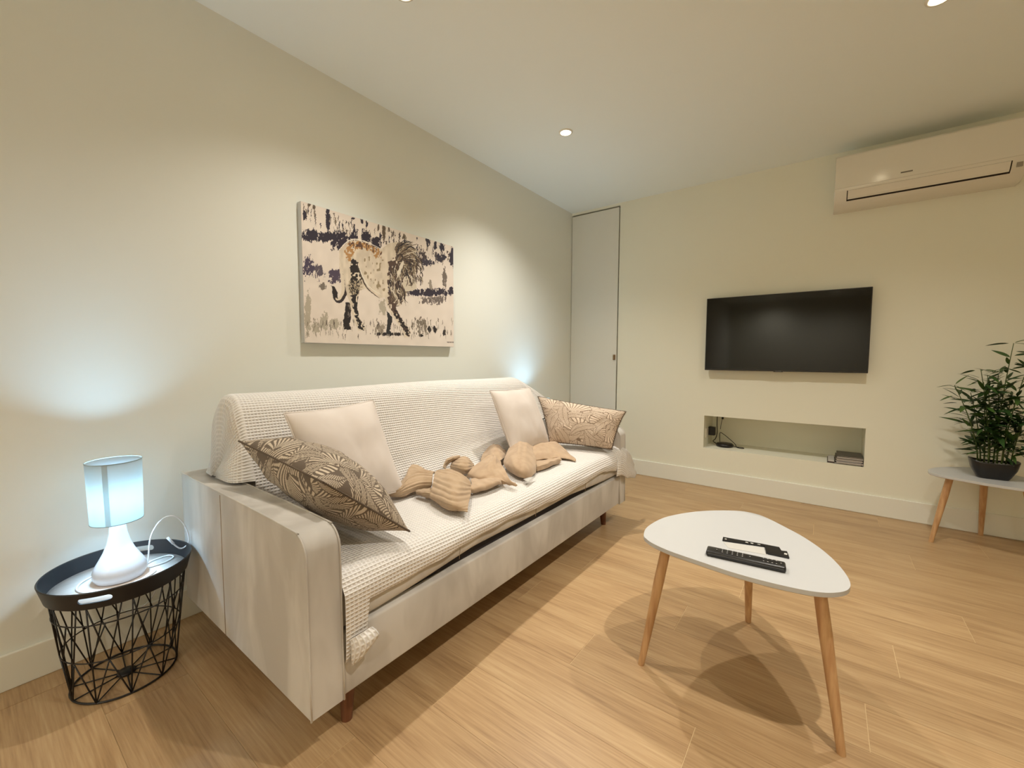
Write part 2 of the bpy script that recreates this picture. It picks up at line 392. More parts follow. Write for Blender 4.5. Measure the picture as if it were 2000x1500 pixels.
# seat cushion: front bulges out past the rail
def yf(x): # front of the seat cushion
    return 1.064 + .003*np.sin(x*5.2)
def zb(x): # underside of the cushion front
    s = np.clip((x-.7)/.5, 0, 1)*np.clip((2.58-x)/.6, 0, 1); return .2905 + .030*s**1.1 + .003*np.sin(x*7)*s
def ztop(x): return .452 + .006*np.sin(x*3.1+.5)
nx = 90; xs = np.linspace(AX1-.003, BX0+.003, nx); rows = []
for x in xs:
    f, b, t = yf(x)+.006, zb(x), ztop(x)
    rows.append([(x, 1.62, b), (x, f+.06, b), (x, f+.02, b+.004), (x, f+.004, b+.022), (x, f, b+.06), (x, f+.008, t-.045), (x, f+.035, t-.015), (x, f+.09, t), (x, 1.3, t+.006), (x, 1.62, t)])
P = np.array(rows); o = grid_obj('seat_cushion', P, M['velvet'], sofa); mods(o, ('SUBSURF', dict(levels=1, render_levels=2)))
for x in (1.10, 1.62, 2.12):
    tube('seam', [(x, yf(x)+.004, zb(x)+.01), (x+.002, yf(x)+.002, zb(x)+.05), (x, yf(x)+.006, .40)], .0012, M['seam'], o, 6)
# backrest block behind
def bprof(off=0):  # y,z of the backrest outline: front bottom -> over the top -> back bottom
    pts = [(1.60, .46), (1.645, .55), (1.672, .62), (1.71, .72), (1.745, .82), (1.775, .885), (1.82, .925), (1.875, .933), (1.93, .915), (1.968, .86), (1.985, .76), (1.992, .62)]
    return np.array(pts)
bp = bprof(); c = np.array([1.83, .60]); inn = c+(bp-c)*.955
bm = bmesh.new(); n = len(inn)
A = [bm.verts.new((.70, y, z)) for y, z in inn]; B = [bm.verts.new((2.44, y, z)) for y, z in inn]
bm.faces.new(A); bm.faces.new(B[::-1])
for i in range(n): bm.faces.new((A[i], B[i], B[(i+1) % n], A[(i+1) % n]))
bmesh.ops.bevel(bm, geom=[e for e in bm.edges if abs(e.verts[0].co.x-e.verts[1].co.x) < 1e-6], offset=.02, segments=3, profile=.5, affect='EDGES')
sharp(bm_obj('backrest', bm, M['velvet'], sofa), 50)
box('backrest_base', (AX1, 1.70, .455), (BX0, 1.97, .612), M['velvet'], sofa, .012)
box('back_panel', (AX1, 1.96, .10), (BX0, YB, .60), M['velvet'], sofa, .01)
for x, y in ((.683, 1.150), (2.585, 1.160), (.665, 1.97), (2.585, 1.97)):
    sg = 1 if x < 1.5 else -1; V, F = tube_geo([(x+sg*.008, y+(.006 if y < 1.5 else -.006), .108), (x, y, 0.0)], [.027, .0165], 20)
    for i, v in enumerate(V):
        if i >= 20: v.z = 0.0
        else: v.z = .108
    mesh_obj('leg', V, F, M['walnut'], sofa, True).data.set_sharp_from_angle(angle=.8)

# ------------------------------------------------------------------ white waffle throw over seat and backrest
def throw():
    sx = np.concatenate([np.linspace(0, 1, 150)])
    P = []; UV = []
    def hem(x):
        if x < .700: return .205+.04*(x-.63)/.07
        return .372 + .010*np.sin(x*6) - .05*np.clip((x-2.35)/.3, 0, 1)
    NB = 46
    for s in sx:
        xs_, xb_ = .6295+s*(2.625-.6295), .652+s*(2.47-.652)
        f, t = float(yf(xs_)), float(ztop(xs_)); hz = hem(xs_)
        wob = .004*math.sin(xs_*23)+.003*math.sin(xs_*41+1)
        pr = [(f-.004+wob*.4, hz), (f-.008, hz+.03 if hz < .3 else hz+.012), (f-.008+.002*math.sin(xs_*17), max(.385, hz+.03)), (f-.002, .418), (f+.02, t-.006), (f+.06, t+.009), (f+.13, t+.013), (1.3, t+.017), (1.45, t+.015), (1.56, t+.012)]
        pr = [p for i, p in enumerate(pr)]
        pr = spline(pr, 5)
        back = spline([(1.585, t+.014)] + [(a, b) for a, b in bp[1:]], 5)
        pts = []
        for (y, z) in pr: pts.append((xs_, y, z))
        for (y, z) in back:
            w = min(1, max(0, (z-.50)/.12)) if y < 1.8 else 1
            pts.append((xs_*(1-w)+xb_*w, y, z+.004*math.sin(xs_*4+1)))
        P.append(pts)
    P = np.array(P)
    d = np.linalg.norm(np.diff(P, axis=1), axis=2); v = np.concatenate([np.zeros((P.shape[0], 1)), np.cumsum(d, axis=1)], 1); v -= v[:, 35:36]
    uv = np.zeros(P.shape[:2]+(2,)); uv[:, :, 0] = sx[:, None]*1.99; uv[:, :, 1] = v
    V = P.reshape(-1, 3).tolist(); U = uv.reshape(-1, 2).tolist(); nu, nv = P.shape[:2]; F = []
    for i in range(nu-1):
        for j in range(nv-1): F.append((i*nv+j, (i+1)*nv+j, (i+1)*nv+j+1, i*nv+j+1))
    # end caps: cloth falling over the two ends of the backrest
    jj = [j for j in range(50, nv) if P[0, j, 2] > .615]; j0, j1 = jj[0], nv-1
    C = np.array([1.84, .622])
    for end in (0, 1):
        row = nu-1 if end else 0; prev = [row*nv+j for j in range(j0, j1+1)]
        for q in (.985, .955, .91, .85, .76, .64, .5, .36, .2, .05):
            cur = []
            for m, j in enumerate(range(j0, j1+1)):
                x, y, z = P[row, j]; ny, nz = C[0]+(y-C[0])*q, C[1]+(z-C[1])*q
                k = math.sqrt(max(0, 1-q**5)); fold = .006*math.sin(m*.55+q*4)*(1-q)**.3
                if end == 0:
                    low = max(0, 1-(nz-.622)/.16); nx_ = x-.05*k+fold - .030*low*low*k
                else:
                    hh = 1-np.clip((nz-.622)/.31, 0, 1); nx_ = x+.07*k+fold+.55*min(hh, .55)*k
                V.append([nx_, ny, max(nz, .621)]); U.append([uv[row, j, 0]+(1 if end else -1)*(1-q)*.25, uv[row, j, 1]]); cur.append(len(V)-1)
            for m in range(len(cur)-1):
                f = (prev[m], prev[m+1], cur[m+1], cur[m]); F.append(f if not end else f[::-1])
            prev = cur
    # loose corner flying out over the far arm
    me = bpy.data.meshes.new('throw_blanket'); me.from_pydata(V, [], F); me.update()
    L = me.uv_layers.new(name='UVMap'); vi = np.zeros(len(me.loops), int); me.loops.foreach_get('vertex_index', vi)
    L.data.foreach_set('uv', np.array(U)[vi].astype(np.float32).ravel())
    o = link('throw_blanket', me, M['waffle'], None, True)
    tag(o, 'white waffle weave throw covering the sofa seat and backrest', 'blanket')
    return o
thr = throw()
def patch(name, ctrl, mat, parent=None, m=8, thick=.006, uvs=(1, 1), wr=0, seed=0, rib=0):
    C = np.array(ctrl, float); R = np.array([spline(r, m) for r in C]); G = np.array([spline(R[:, j], m) for j in range(R.shape[1])]).transpose(1, 0, 2)
    nu, nv = G.shape[:2]; U, V = np.meshgrid(np.linspace(0, 1, nu), np.linspace(0, 1, nv), indexing='ij')
    if wr: G[:, :, 2] += wr*(vnoise(U*5, V*7, seed)-.5); G[:, :, 1] += wr*(vnoise(U*6+9, V*5, seed+1)-.5)
    if rib:
        G[:, :, 2] += rib*np.sin(U*2*math.pi*13+2*vnoise(U*3, V*3, seed)); G[:, :, 1] -= rib*.6*np.sin(U*2*math.pi*13)
    if wr > .008: G[:, :, 2] += .5*wr*(np.abs(vnoise(U*4+V*9, V*3, seed+5)-.5)*2-.4); G[:, :, 0] += .4*wr*(vnoise(U*9, V*9, seed+7)-.5)
    o = grid_obj(name, G, mat, parent, np.stack([U*uvs[0], V*uvs[1]], 2)); mods(o, ('SOLIDIFY', dict(thickness=thick, offset=0)))
    return o
# loose far corner of the throw
patch('loose_corner', [[(2.56, 1.30, .478), (2.57, 1.16, .474), (2.57, 1.09, .458), (2.56, 1.052, .40), (2.54, 1.050, .315)],
    [(2.62, 1.26, .500), (2.63, 1.12, .488), (2.64, 1.06, .462), (2.63, 1.045, .38), (2.62, 1.045, .30)],
    [(2.68, 1.10, .470), (2.70, 1.05, .452), (2.70, 1.04, .40), (2.70, 1.035, .33), (2.69, 1.035, .268)],
    [(2.79, 1.05, .35), (2.80, 1.04, .335), (2.80, 1.03, .30), (2.795, 1.02, .27), (2.77, 1.02, .25)]], M['waffle'], thr, 6, .004, (.22, .3), .012)
patch('corner_fold', [[(.640, 1.052, .275), (.665, 1.04, .285), (.700, 1.03, .292)], [(.642, 1.050, .245), (.672, 1.020, .262), (.712, 1.018, .268)],
    [(.643, 1.052, .215), (.670, 1.03, .225), (.706, 1.035, .240)], [(.646, 1.056, .192), (.660, 1.05, .200), (.676, 1.05, .212)]], M['waffle'], thr, 6, .003, (.08, .075), .002)

# ------------------------------------------------------------------ cushions
def pillow_geo(tl, tr, br, bl, thick, side, n=40, bow=0, sag=0, pinch=.07, wr=.006, seed=1, flip=1):
    tl, tr, br, bl = [np.array(q, float) for q in (tl, tr, br, bl)]
    nrm = np.cross(tr-tl, bl-tl); nrm /= np.linalg.norm(nrm)
    g = np.sin(np.linspace(-1, 1, n)*math.pi/2)*.35+np.linspace(-1, 1, n)*.65
    U, V = np.meshgrid(g, g, indexing='ij')
    pu = U*(1-pinch*(1-V**2)*1.0*np.abs(U)); pv = V*(1-pinch*(1-U**2)*np.abs(V))
    a = (pu+1)/2; b = (pv+1)/2
    P = (tl*((1-a)*(1-b))[..., None]+tr*(a*(1-b))[..., None]+br*(a*b)[..., None]+bl*((1-a)*b)[..., None])
    h = thick/2*np.clip((1-np.abs(U)**2.6), 0, 1)**.62*np.clip((1-np.abs(V)**2.6), 0, 1)**.62
    h = h*(1+.12*(vnoise(U*2.2+5, V*2.2+3, seed)-.5)) + wr*(vnoise(U*6+3, V*3+1, seed)-.5)*(1-U**4)*(1-V**4)
    off = side*h + bow*(1-U**2)*(1) + sag*(1-V**2)
    return P+nrm*off[..., None], U, V
def pillow(name, tl, tr, br, bl, thick, mat, label, prints=None, n=40, **kw):
    root = empty(name, tuple((np.array(br)+np.array(bl))/2), label, 'cushion', None)
    both = []
    G1, U, V = pillow_geo(tl, tr, br, bl, thick, 1, n, **kw); G2, _, _ = pillow_geo(tl, tr, br, bl, thick, -1, n, **kw)
    nn = n*n; idx = np.arange(nn).reshape(n, n); a, b, c, d = idx[:-1, :-1].ravel(), idx[1:, :-1].ravel(), idx[1:, 1:].ravel(), idx[:-1, 1:].ravel()
    F1 = np.stack([a, d, c, b], 1); F2 = np.stack([a, b, c, d], 1)+nn
    me = bpy.data.meshes.new('cover'); me.from_pydata(np.concatenate([G1.reshape(-1, 3), G2.reshape(-1, 3)]).tolist(), [], np.concatenate([F1, F2]).tolist()); me.update()
    bm = bmesh.new(); bm.from_mesh(me); 
    o = None
    if prints is None:
        bmesh.ops.remove_doubles(bm, verts=bm.verts, dist=1e-5); bm.to_mesh(me)
    bm.free()
    o = link('cover', me, mat, root, True)
    if prints is not None:
        pr = prints(U, V); set_print(o, np.concatenate([pr.reshape(-1, 3), pr[::-1].reshape(-1, 3)]))
    ed = np.concatenate([G1[:, 0], G1[-1, 1:], G1[::-1, -1][1:], G1[0, ::-1][1:-1]])
    return root, o, ed
def cushion_plain(name, *a, **kw):
    r, o, ed = pillow(name, *a, **kw); tube('piping', ed[::2], .003, M['cushion_velvet'], r, 6, True); return r
cushion_plain('velvet_cushion', (.735, 1.615, .868), (1.135, 1.635, .885), (1.145, 1.44, .505), (.76, 1.42, .485), .15, M['cushion_velvet'], 'plain pale pink beige velvet cushion leaning at the near end of the sofa back', seed=4, pinch=.06)
cushion_plain('velvet_cushion', (1.915, 1.60, .878), (2.36, 1.615, .872), (2.36, 1.45, .495), (1.93, 1.43, .490), .14, M['cushion_velvet'], 'plain beige velvet cushion leaning at the far end of the sofa back', seed=9, pinch=.05)

def leaf_print(seed, sx, sy, dark=(98, 84, 70), light=(196, 181, 160), per=.0088, duty=.46, big=1.0):
    R = random.Random(seed); lv = []
    for i in range(105):
        lv.append((R.uniform(-1.1, 1.1)*sx, R.uniform(-1.1, 1.1)*sy, R.uniform(0, 2*math.pi), R.uniform(.052, .090), R.uniform(.019, .030), R.choice([0, 0, 1])))
    def f(U, V):
        X, Y = U*sx, V*sy; X = X+.006*(vnoise(X*40, Y*40, seed)-.5); Y = Y+.006*(vnoise(X*40+9, Y*40, seed+3)-.5)
        c = np.zeros(X.shape+(3,)); c[:] = dark
        c *= (1+.10*(vnoise(X*30, Y*30, 5)-.5))[..., None]
        for (cx, cy, an, L, Wd, kind) in lv:
            L, Wd = L*big, Wd*big
            ca, sa = math.cos(an), math.sin(an); a = (X-cx)*ca+(Y-cy)*sa; b = -(X-cx)*sa+(Y-cy)*ca
            b = b-.25*a*a/L
            t = (a/L+1)/2; ok = (t > 0) & (t < 1)
            w = Wd*np.sin(np.pi*np.clip(t, 0, 1)**.8)**.7
            if kind == 0:   # feathered leaf with chevron veins
                ins = ok & (np.abs(b) < w+.003); st = ((a*1.0-np.abs(b)*1.3)/per) % 1.0
                lite = ins & (st < duty) & (np.abs(b) > .0014) & (np.abs(b) < w); edge = ins & ~lite
            else:           # fan of long fingers
                r = np.hypot(a+L*.8, b); th = np.arctan2(b, a+L*.8)
                ins = (r < L*1.5*(1-.15*(th/.9)**2)) & (np.abs(th) < .9) & (r > .004); rim = L*1.5*(1-.15*(th/.9)**2)-.004; st = (th/(per*20)) % 1.0
                lite = ins & (st < duty+.05) & (r > .012) & (r < rim) & (np.abs(th) < .86); edge = ins & ~lite
            c[edge] = dark; c[lite] = light
        return c
    return f
M['fringe'] = paint('fringe_cotton', (96, 82, 68), .9)
def leaf_cushion(label, pseed, n, *a, **kw):
    r, o, ed = pillow('leaf_cushion', *a, M['leaf_fabric'], label, leaf_print(pseed, .26, .19, **kw.pop('cols', {})), n, **kw)
    tube('piping', ed[::8], .0032, M['fringe'], r, 6, True)
    # short ragged fringe along the edge
    R = random.Random(pseed); V = []; F = []; cen = ed.mean(0)
    for i in range(0, len(ed)):
        for q in range(2):
            p = ed[i]; d = p-cen; d /= np.linalg.norm(d); e = ed[(i+1) % len(ed)]-ed[i-1]; e /= max(np.linalg.norm(e), 1e-6)
            l = R.uniform(.003, .010); b = len(V); j = np.array([R.uniform(-.003, .003) for _ in range(3)])
            V += [tuple(p-e*.0012), tuple(p+e*.0012), tuple(p+d*l+j)]; F.append((b, b+1, b+2))
    fo = mesh_obj('fringe', V, F, M['fringe'], r); fo['kind'] = 'stuff'; return r
M['fringe'] = paint('fringe_cotton', (96, 82, 68), .9)
leaf_cushion('brown leaf print cushion slumped over the near sofa arm', 11, 300, (.605, 1.68, .775), (.635, 1.165, .712), (.885, 1.085, .500), (.93, 1.60, .600), .20, seed=3, pinch=.05, wr=.014, bow=0)
leaf_cushion('brown leaf print cushion propped against the far sofa arm', 23, 250, (2.44, 1.60, .805), (2.61, 1.03, .728), (2.50, 1.075, .492), (2.34, 1.44, .520), .14, seed=6, pinch=.05, wr=.008, cols=dict(dark=(124, 104, 86), light=(212, 194, 174), per=.0105, duty=.66, big=1.35))

# ------------------------------------------------------------------ beige towels left on the seat
tw = empty('hand_towel', (1.45, 1.40, .475), 'ribbed beige towel crumpled on the seat beside the near velvet cushion', 'towel')
tw2 = empty('hand_towel', (2.0, 1.45, .475), 'smooth beige towel twisted across the far half of the seat', 'towel')
mods(patch('fold', [[(1.098, 1.508, 0.478), (1.127, 1.448, 0.478), (1.165, 1.433, 0.480), (1.228, 1.433, 0.482), (1.258, 1.399, 0.488)], [(1.080, 1.489, 0.500), (1.110, 1.433, 0.508), (1.162, 1.436, 0.512), (1.230, 1.434, 0.514), (1.265, 1.392, 0.518)], [(1.108, 1.506, 0.504), (1.137, 1.446, 0.523), (1.208, 1.485, 0.538), (1.267, 1.478, 0.540), (1.298, 1.422, 0.538)], [(1.145, 1.535, 0.488), (1.209, 1.515, 0.523), (1.307, 1.583, 0.553), (1.309, 1.504, 0.548), (1.325, 1.441, 0.543)], [(1.161, 1.541, 0.478), (1.286, 1.581, 0.498), (1.378, 1.614, 0.528), (1.380, 1.547, 0.518), (1.376, 1.492, 0.518)]], M['towel_rib'], tw, 12, .005, (1, .6), .007, 3, .0018), ('SUBSURF', dict(levels=0, render_levels=1)))
mods(patch('fold', [[(1.200, 1.420, 0.478), (1.192, 1.364, 0.478), (1.195, 1.317, 0.478)], [(1.179, 1.403, 0.496), (1.177, 1.348, 0.503), (1.182, 1.295, 0.508)], [(1.211, 1.427, 0.490), (1.223, 1.393, 0.498), (1.229, 1.347, 0.508)]], M['towel_rib'], tw, 8, .005, (1, .6), .007, 6, 0), ('SUBSURF', dict(levels=0, render_levels=1)))
mods(patch('fold', [[(1.192, 1.320, 0.478), (1.165, 1.235, 0.478), (1.145, 1.157, 0.478), (1.169, 1.086, 0.479)], [(1.166, 1.297, 0.503), (1.144, 1.201, 0.508), (1.144, 1.133, 0.506), (1.211, 1.119, 0.490)], [(1.222, 1.342, 0.533), (1.193, 1.239, 0.538), (1.198, 1.175, 0.528), (1.316, 1.204, 0.500)], [(1.290, 1.400, 0.553), (1.263, 1.299, 0.563), (1.286, 1.248, 0.553), (1.359, 1.246, 0.513)], [(1.324, 1.412, 0.553), (1.335, 1.353, 0.563), (1.346, 1.300, 0.553), (1.388, 1.283, 0.518)], [(1.400, 1.461, 0.528), (1.402, 1.400, 0.538), (1.403, 1.342, 0.528), (1.426, 1.317, 0.498)]], M['towel_rib'], tw, 12, .005, (1.2, 1), .007, 9, .0018), ('SUBSURF', dict(levels=0, render_levels=1)))
mods(patch('fold', [[(1.521, 1.530, 0.498), (1.522, 1.477, 0.488), (1.541, 1.437, 0.488), (1.616, 1.467, 0.488)], [(1.503, 1.515, 0.523), (1.472, 1.428, 0.528), (1.507, 1.398, 0.523), (1.617, 1.460, 0.508)], [(1.542, 1.540, 0.538), (1.506, 1.454, 0.553), (1.546, 1.435, 0.548), (1.618, 1.465, 0.518)], [(1.588, 1.570, 0.538), (1.576, 1.514, 0.558), (1.606, 1.498, 0.548), (1.645, 1.500, 0.518)], [(1.674, 1.640, 0.508), (1.650, 1.577, 0.528), (1.679, 1.566, 0.518), (1.693, 1.548, 0.498)]], M['towel_rib'], tw, 8, .005, (1, .6), .007, 12, 0), ('SUBSURF', dict(levels=0, render_levels=1)))
mods(patch('fold', [[(1.445, 1.493, 0.518), (1.492, 1.531, 0.528), (1.527, 1.525, 0.538), (1.551, 1.497, 0.548)], [(1.412, 1.477, 0.538), (1.463, 1.511, 0.553), (1.505, 1.511, 0.563), (1.548, 1.494, 0.568)], [(1.456, 1.512, 0.528), (1.532, 1.571, 0.538), (1.558, 1.556, 0.553), (1.585, 1.533, 0.558)]], M['towel_rib'], tw, 8, .005, (1, .6), .007, 15, 0), ('SUBSURF', dict(levels=0, render_levels=1)))
mods(patch('fold', [[(1.355, 1.240, 0.478), (1.405, 1.223, 0.478), (1.499, 1.210, 0.478), (1.545, 1.216, 0.478)], [(1.334, 1.227, 0.500), (1.386, 1.206, 0.500), (1.485, 1.198, 0.496), (1.548, 1.212, 0.488)], [(1.384, 1.266, 0.508), (1.436, 1.250, 0.508), (1.494, 1.237, 0.506), (1.542, 1.219, 0.498)], [(1.456, 1.332, 0.498), (1.498, 1.304, 0.498), (1.538, 1.280, 0.498), (1.579, 1.255, 0.488)]], M['towel_plain'], tw2, 8, .005, (1, .6), .010, 18, 0), ('SUBSURF', dict(levels=0, render_levels=1)))
mods(patch('fold', [[(1.504, 1.410, 0.488), (1.472, 1.294, 0.496), (1.522, 1.229, 0.496), (1.549, 1.133, 0.478)], [(1.485, 1.379, 0.508), (1.485, 1.293, 0.513), (1.540, 1.249, 0.508), (1.541, 1.151, 0.496)], [(1.551, 1.391, 0.533), (1.535, 1.317, 0.538), (1.566, 1.277, 0.538), (1.584, 1.221, 0.513)], [(1.638, 1.390, 0.558), (1.610, 1.340, 0.563), (1.617, 1.312, 0.558), (1.662, 1.311, 0.528)], [(1.683, 1.382, 0.568), (1.682, 1.375, 0.568), (1.666, 1.349, 0.563), (1.706, 1.356, 0.528)]], M['towel_plain'], tw2, 8, .005, (1, .6), .010, 21, 0), ('SUBSURF', dict(levels=0, render_levels=1)))
mods(patch('fold', [[(1.545, 1.298, 0.478), (1.546, 1.229, 0.478), (1.544, 1.178, 0.478), (1.549, 1.128, 0.478)], [(1.530, 1.279, 0.490), (1.535, 1.220, 0.492), (1.551, 1.183, 0.490), (1.547, 1.129, 0.484)], [(1.532, 1.255, 0.494), (1.556, 1.212, 0.496), (1.556, 1.169, 0.494), (1.558, 1.140, 0.484)]], M['towel_plain'], tw2, 8, .005, (1, .6), .010, 24, 0), ('SUBSURF', dict(levels=0, render_levels=1)))
mods(patch('fold', [[(1.780, 1.557, 0.488), (1.775, 1.470, 0.508), (1.789, 1.415, 0.508), (1.938, 1.487, 0.498)], [(1.844, 1.589, 0.513), (1.811, 1.492, 0.533), (1.839, 1.455, 0.533), (1.975, 1.519, 0.508)], [(1.960, 1.647, 0.528), (1.886, 1.546, 0.548), (1.904, 1.514, 0.543), (1.976, 1.527, 0.513)], [(2.021, 1.677, 0.528), (1.988, 1.604, 0.543), (1.988, 1.573, 0.533), (2.026, 1.570, 0.498)]], M['towel_plain'], tw2, 8, .005, (1, .6), .010, 27, 0), ('SUBSURF', dict(levels=0, render_levels=1)))
mods(patch('fold', [[(1.723, 1.308, 0.483), (1.682, 1.206, 0.478), (1.696, 1.172, 0.478), (1.807, 1.196, 0.478)], [(1.748, 1.358, 0.508), (1.671, 1.229, 0.513), (1.690, 1.174, 0.513), (1.835, 1.208, 0.503)], [(1.793, 1.390, 0.528), (1.723, 1.275, 0.548), (1.759, 1.228, 0.548), (1.950, 1.299, 0.523)], [(1.912, 1.459, 0.543), (1.851, 1.356, 0.568), (1.901, 1.328, 0.563), (2.078, 1.400, 0.528)], [(2.057, 1.538, 0.558), (2.086, 1.505, 0.578), (2.091, 1.454, 0.563), (2.151, 1.449, 0.528)], [(2.183, 1.616, 0.528), (2.193, 1.578, 0.548), (2.165, 1.505, 0.538), (2.238, 1.515, 0.498)]], M['towel_plain'], tw2, 8, .005, (1, .6), .010, 30, 0), ('SUBSURF', dict(levels=0, render_levels=1)))
mods(patch('fold', [[(1.952, 1.321, 0.490), (2.011, 1.269, 0.492), (2.118, 1.237, 0.488), (2.148, 1.144, 0.478)], [(1.967, 1.339, 0.508), (2.043, 1.289, 0.513), (2.151, 1.270, 0.508), (2.165, 1.150, 0.486)], [(2.051, 1.381, 0.523), (2.154, 1.359, 0.533), (2.227, 1.316, 0.523), (2.212, 1.207, 0.490)], [(2.136, 1.469, 0.528), (2.216, 1.414, 0.538), (2.333, 1.395, 0.528), (2.290, 1.286, 0.490)], [(2.278, 1.567, 0.498), (2.347, 1.498, 0.508), (2.439, 1.474, 0.503), (2.356, 1.346, 0.480)]], M['towel_plain'], tw2, 8, .005, (1, .6), .010, 33, 0), ('SUBSURF', dict(levels=0, render_levels=1)))
mods(patch('fold', [[(1.835, 1.208, 0.478), (1.924, 1.194, 0.478), (2.062, 1.197, 0.478)], [(1.835, 1.208, 0.503), (1.917, 1.189, 0.503), (2.065, 1.192, 0.496)], [(1.887, 1.250, 0.508), (1.957, 1.215, 0.508), (2.069, 1.201, 0.500)], [(1.973, 1.307, 0.488), (2.057, 1.276, 0.488), (2.129, 1.243, 0.488)]], M['towel_plain'], tw2, 8, .005, (1, .6), .010, 36, 0), ('SUBSURF', dict(levels=0, render_levels=1)))
patch('care_tag', [[(1.657, 1.169, 0.480), (1.628, 1.124, 0.479)], [(1.674, 1.156, 0.486), (1.728, 1.144, 0.481)]], M['white_print'], tw2, 3, .001)
# the sofa and what lies on it were laid out from image pixels: scale them about the camera, feet on the floor
for o in set(bpy.data.objects)-BEFORE:
    if o.parent is None: o.location = (o.location.x*SK, o.location.y*SK, o.location.z*SK+SZ if o.location.z > .01 else 0)
    if o.type == 'MESH':
        n_ = len(o.data.vertices); c_ = np.zeros(n_*3); o.data.vertices.foreach_get('co', c_); c_ = c_.reshape(-1, 3)*SK; c_[:, 2] += SZ
        if o.name.startswith('leg'): c_[c_[:, 2] < SZ+.02, 2] = 0
        o.data.vertices.foreach_set('co', c_.ravel()); o.data.update()
    if o.parent is not None:
        r_ = o.parent; o.matrix_parent_inverse = Matrix.Translation((r_.location.x, r_.location.y, r_.location.z)).inverted()
for o in set(bpy.data.objects)-BEFORE:
    if o.parent is not None: o.matrix_parent_inverse = Matrix.Translation(o.parent.location).inverted()

# ------------------------------------------------------------------ canvas picture
cv = empty('canvas_picture', (1.555, YL, 1.146), 'stretched canvas with a walking lion painting above the sofa', 'picture')
box('canvas_body', (1.040, 2.050, 1.146), (2.070, YL-.001, 1.824), M['white_top'], cv, .002)
def lion():
    NU, NV = 620, 400
    u = np.linspace(0, 1, NU); v = np.linspace(0, 1, NV); U, Vv = np.meshgrid(u, v, indexing='ij')
    h = [1982.5555, -39.9429, 163.2950, 599.4273, -1302.5203, 1356.9220, 0.4011, -0.0215]
    d = h[6]*U+h[7]*Vv+1; X = (h[0]*U+h[1]*Vv+h[2])/d; Y = (h[3]*U+h[4]*Vv+h[5])/d
    N = lambda sx, sy, s: vnoise(X/sx, Y/sy, s)
    rag = (N(22, 30, 1)-.5)*36+(N(9, 14, 2)-.5)*22
    img = np.zeros(U.shape+(3,)); img[:] = (224, 214, 204); img -= (8*(N(50, 60, 9)-.5))[..., None]
    navy = np.array((46, 40, 54)); blk = np.array((38, 32, 32)); grey = np.array((176, 168, 152)); brown = np.array((120, 92, 66)); ochre = np.array((176, 134, 86))
    def poly(pts, j=0):
        x = X+j*(N(16, 16, 5)-.5); y = Y+j*(N(16, 16, 6)-.5); ins = np.zeros(X.shape, bool); n = len(pts)
        for i in range(n):
            (x1, y1), (x2, y2) = pts[i], pts[(i+1) % n]
            if y1 == y2: continue
            c = ((y1 > y) != (y2 > y)) & (x < (x2-x1)*(y-y1)/(y2-y1)+x1); ins ^= c
        return ins
    def blot(x0, y0, x1, y1, col, thr=.42, s=1, a=1.0):
        cx, cy, rx, ry = (x0+x1)/2, (y0+y1)/2, (x1-x0)/2, (y1-y0)/2
        e = 1-((np.abs(X-cx)/rx)**2.6+(np.abs(Y-cy)/ry)**2.6)**(1/2.6); n = .35*N(24, 40, s)+.4*N(9, 22, s+20)+.25*N(4, 6, s+3)
        m = (e > -.6) & (np.minimum(e, .45)+1.9*(n-.5) > thr*1.15-.42); img[m] = img[m]*(1-a)+np.array(col)*a
    def stroke(pts, w, col, jit=0):
        P = spline([(a, b) for a, b in pts], 5)
        x = X+jit*(N(9, 9, 31)-.5); y = Y+jit*(N(9, 9, 32)-.5); lo = P.min(0)-w-jit-3; hi = P.max(0)+w+jit+3
        sel = (X > lo[0]) & (X < hi[0]) & (Y > lo[1]) & (Y < hi[1]); xs, ys = x[sel], y[sel]; m = np.zeros(xs.shape, bool); n = len(P)-1
        for i in range(n):
            a, b = P[i], P[i+1]; dd = b-a; L2 = dd@dd+1e-9; t = np.clip(((xs-a[0])*dd[0]+(ys-a[1])*dd[1])/L2, 0, 1)
            ww = w*math.sin(math.pi*min(1, .15+.8*(i+.5)/n)); m |= (xs-a[0]-t*dd[0])**2+(ys-a[1]-t*dd[1])**2 < ww*ww
        s2 = img[sel]; s2[m] = col; img[sel] = s2
    top = lambda x: 60+(x-130)*.295
    # drips along the top edge
    R = random.Random(4)
    for i in range(120):
        x = R.uniform(150, 1530); y0 = top(x)+R.uniform(10, 150); L = R.uniform(20, 110)
        stroke([(x, y0), (x+R.uniform(-5, 5), y0+L*.5), (x+R.uniform(-8, 8), y0+L)], R.uniform(2, 6), R.choice([navy, (90, 80, 74), (120, 108, 94)]), 12)
    for (x, y, w, hh) in ((375, 240, 18, 110), (890, 350, 14, 75), (600, 215, 16, 10), (690, 240, 12, 22), (205, 90, 16, 14), (1290, 430, 14, 45), (1360, 470, 12, 40), (1425, 480, 22, 30), (1520, 560, 22, 80), (250, 110, 12, 30), (840, 290, 10, 30), (735, 270, 12, 30), (160, 190, 14, 40), (1075, 380, 14, 22), (935, 320, 10, 30)):
        blot(x-w, y-hh, x+w, y+hh, navy if R.random() < .7 else (96, 84, 70), .30, int(x))
    blot(145, 320, 300, 420, navy, .34, 11); blot(280, 345, 420, 430, navy, .36, 12); blot(410, 340, 560, 490, navy, .30, 13); blot(590, 335, 645, 415, navy, .25, 14); blot(685, 330, 755, 440, navy, .22, 15); blot(775, 395, 850, 480, navy, .28, 16)
    blot(150, 590, 250, 760, (72, 64, 84), .33, 17); blot(250, 640, 340, 770, (90, 82, 92), .52, 18); blot(385, 690, 495, 795, (78, 68, 86), .33, 19); blot(300, 810, 350, 870, (120, 112, 104), .36, 21)
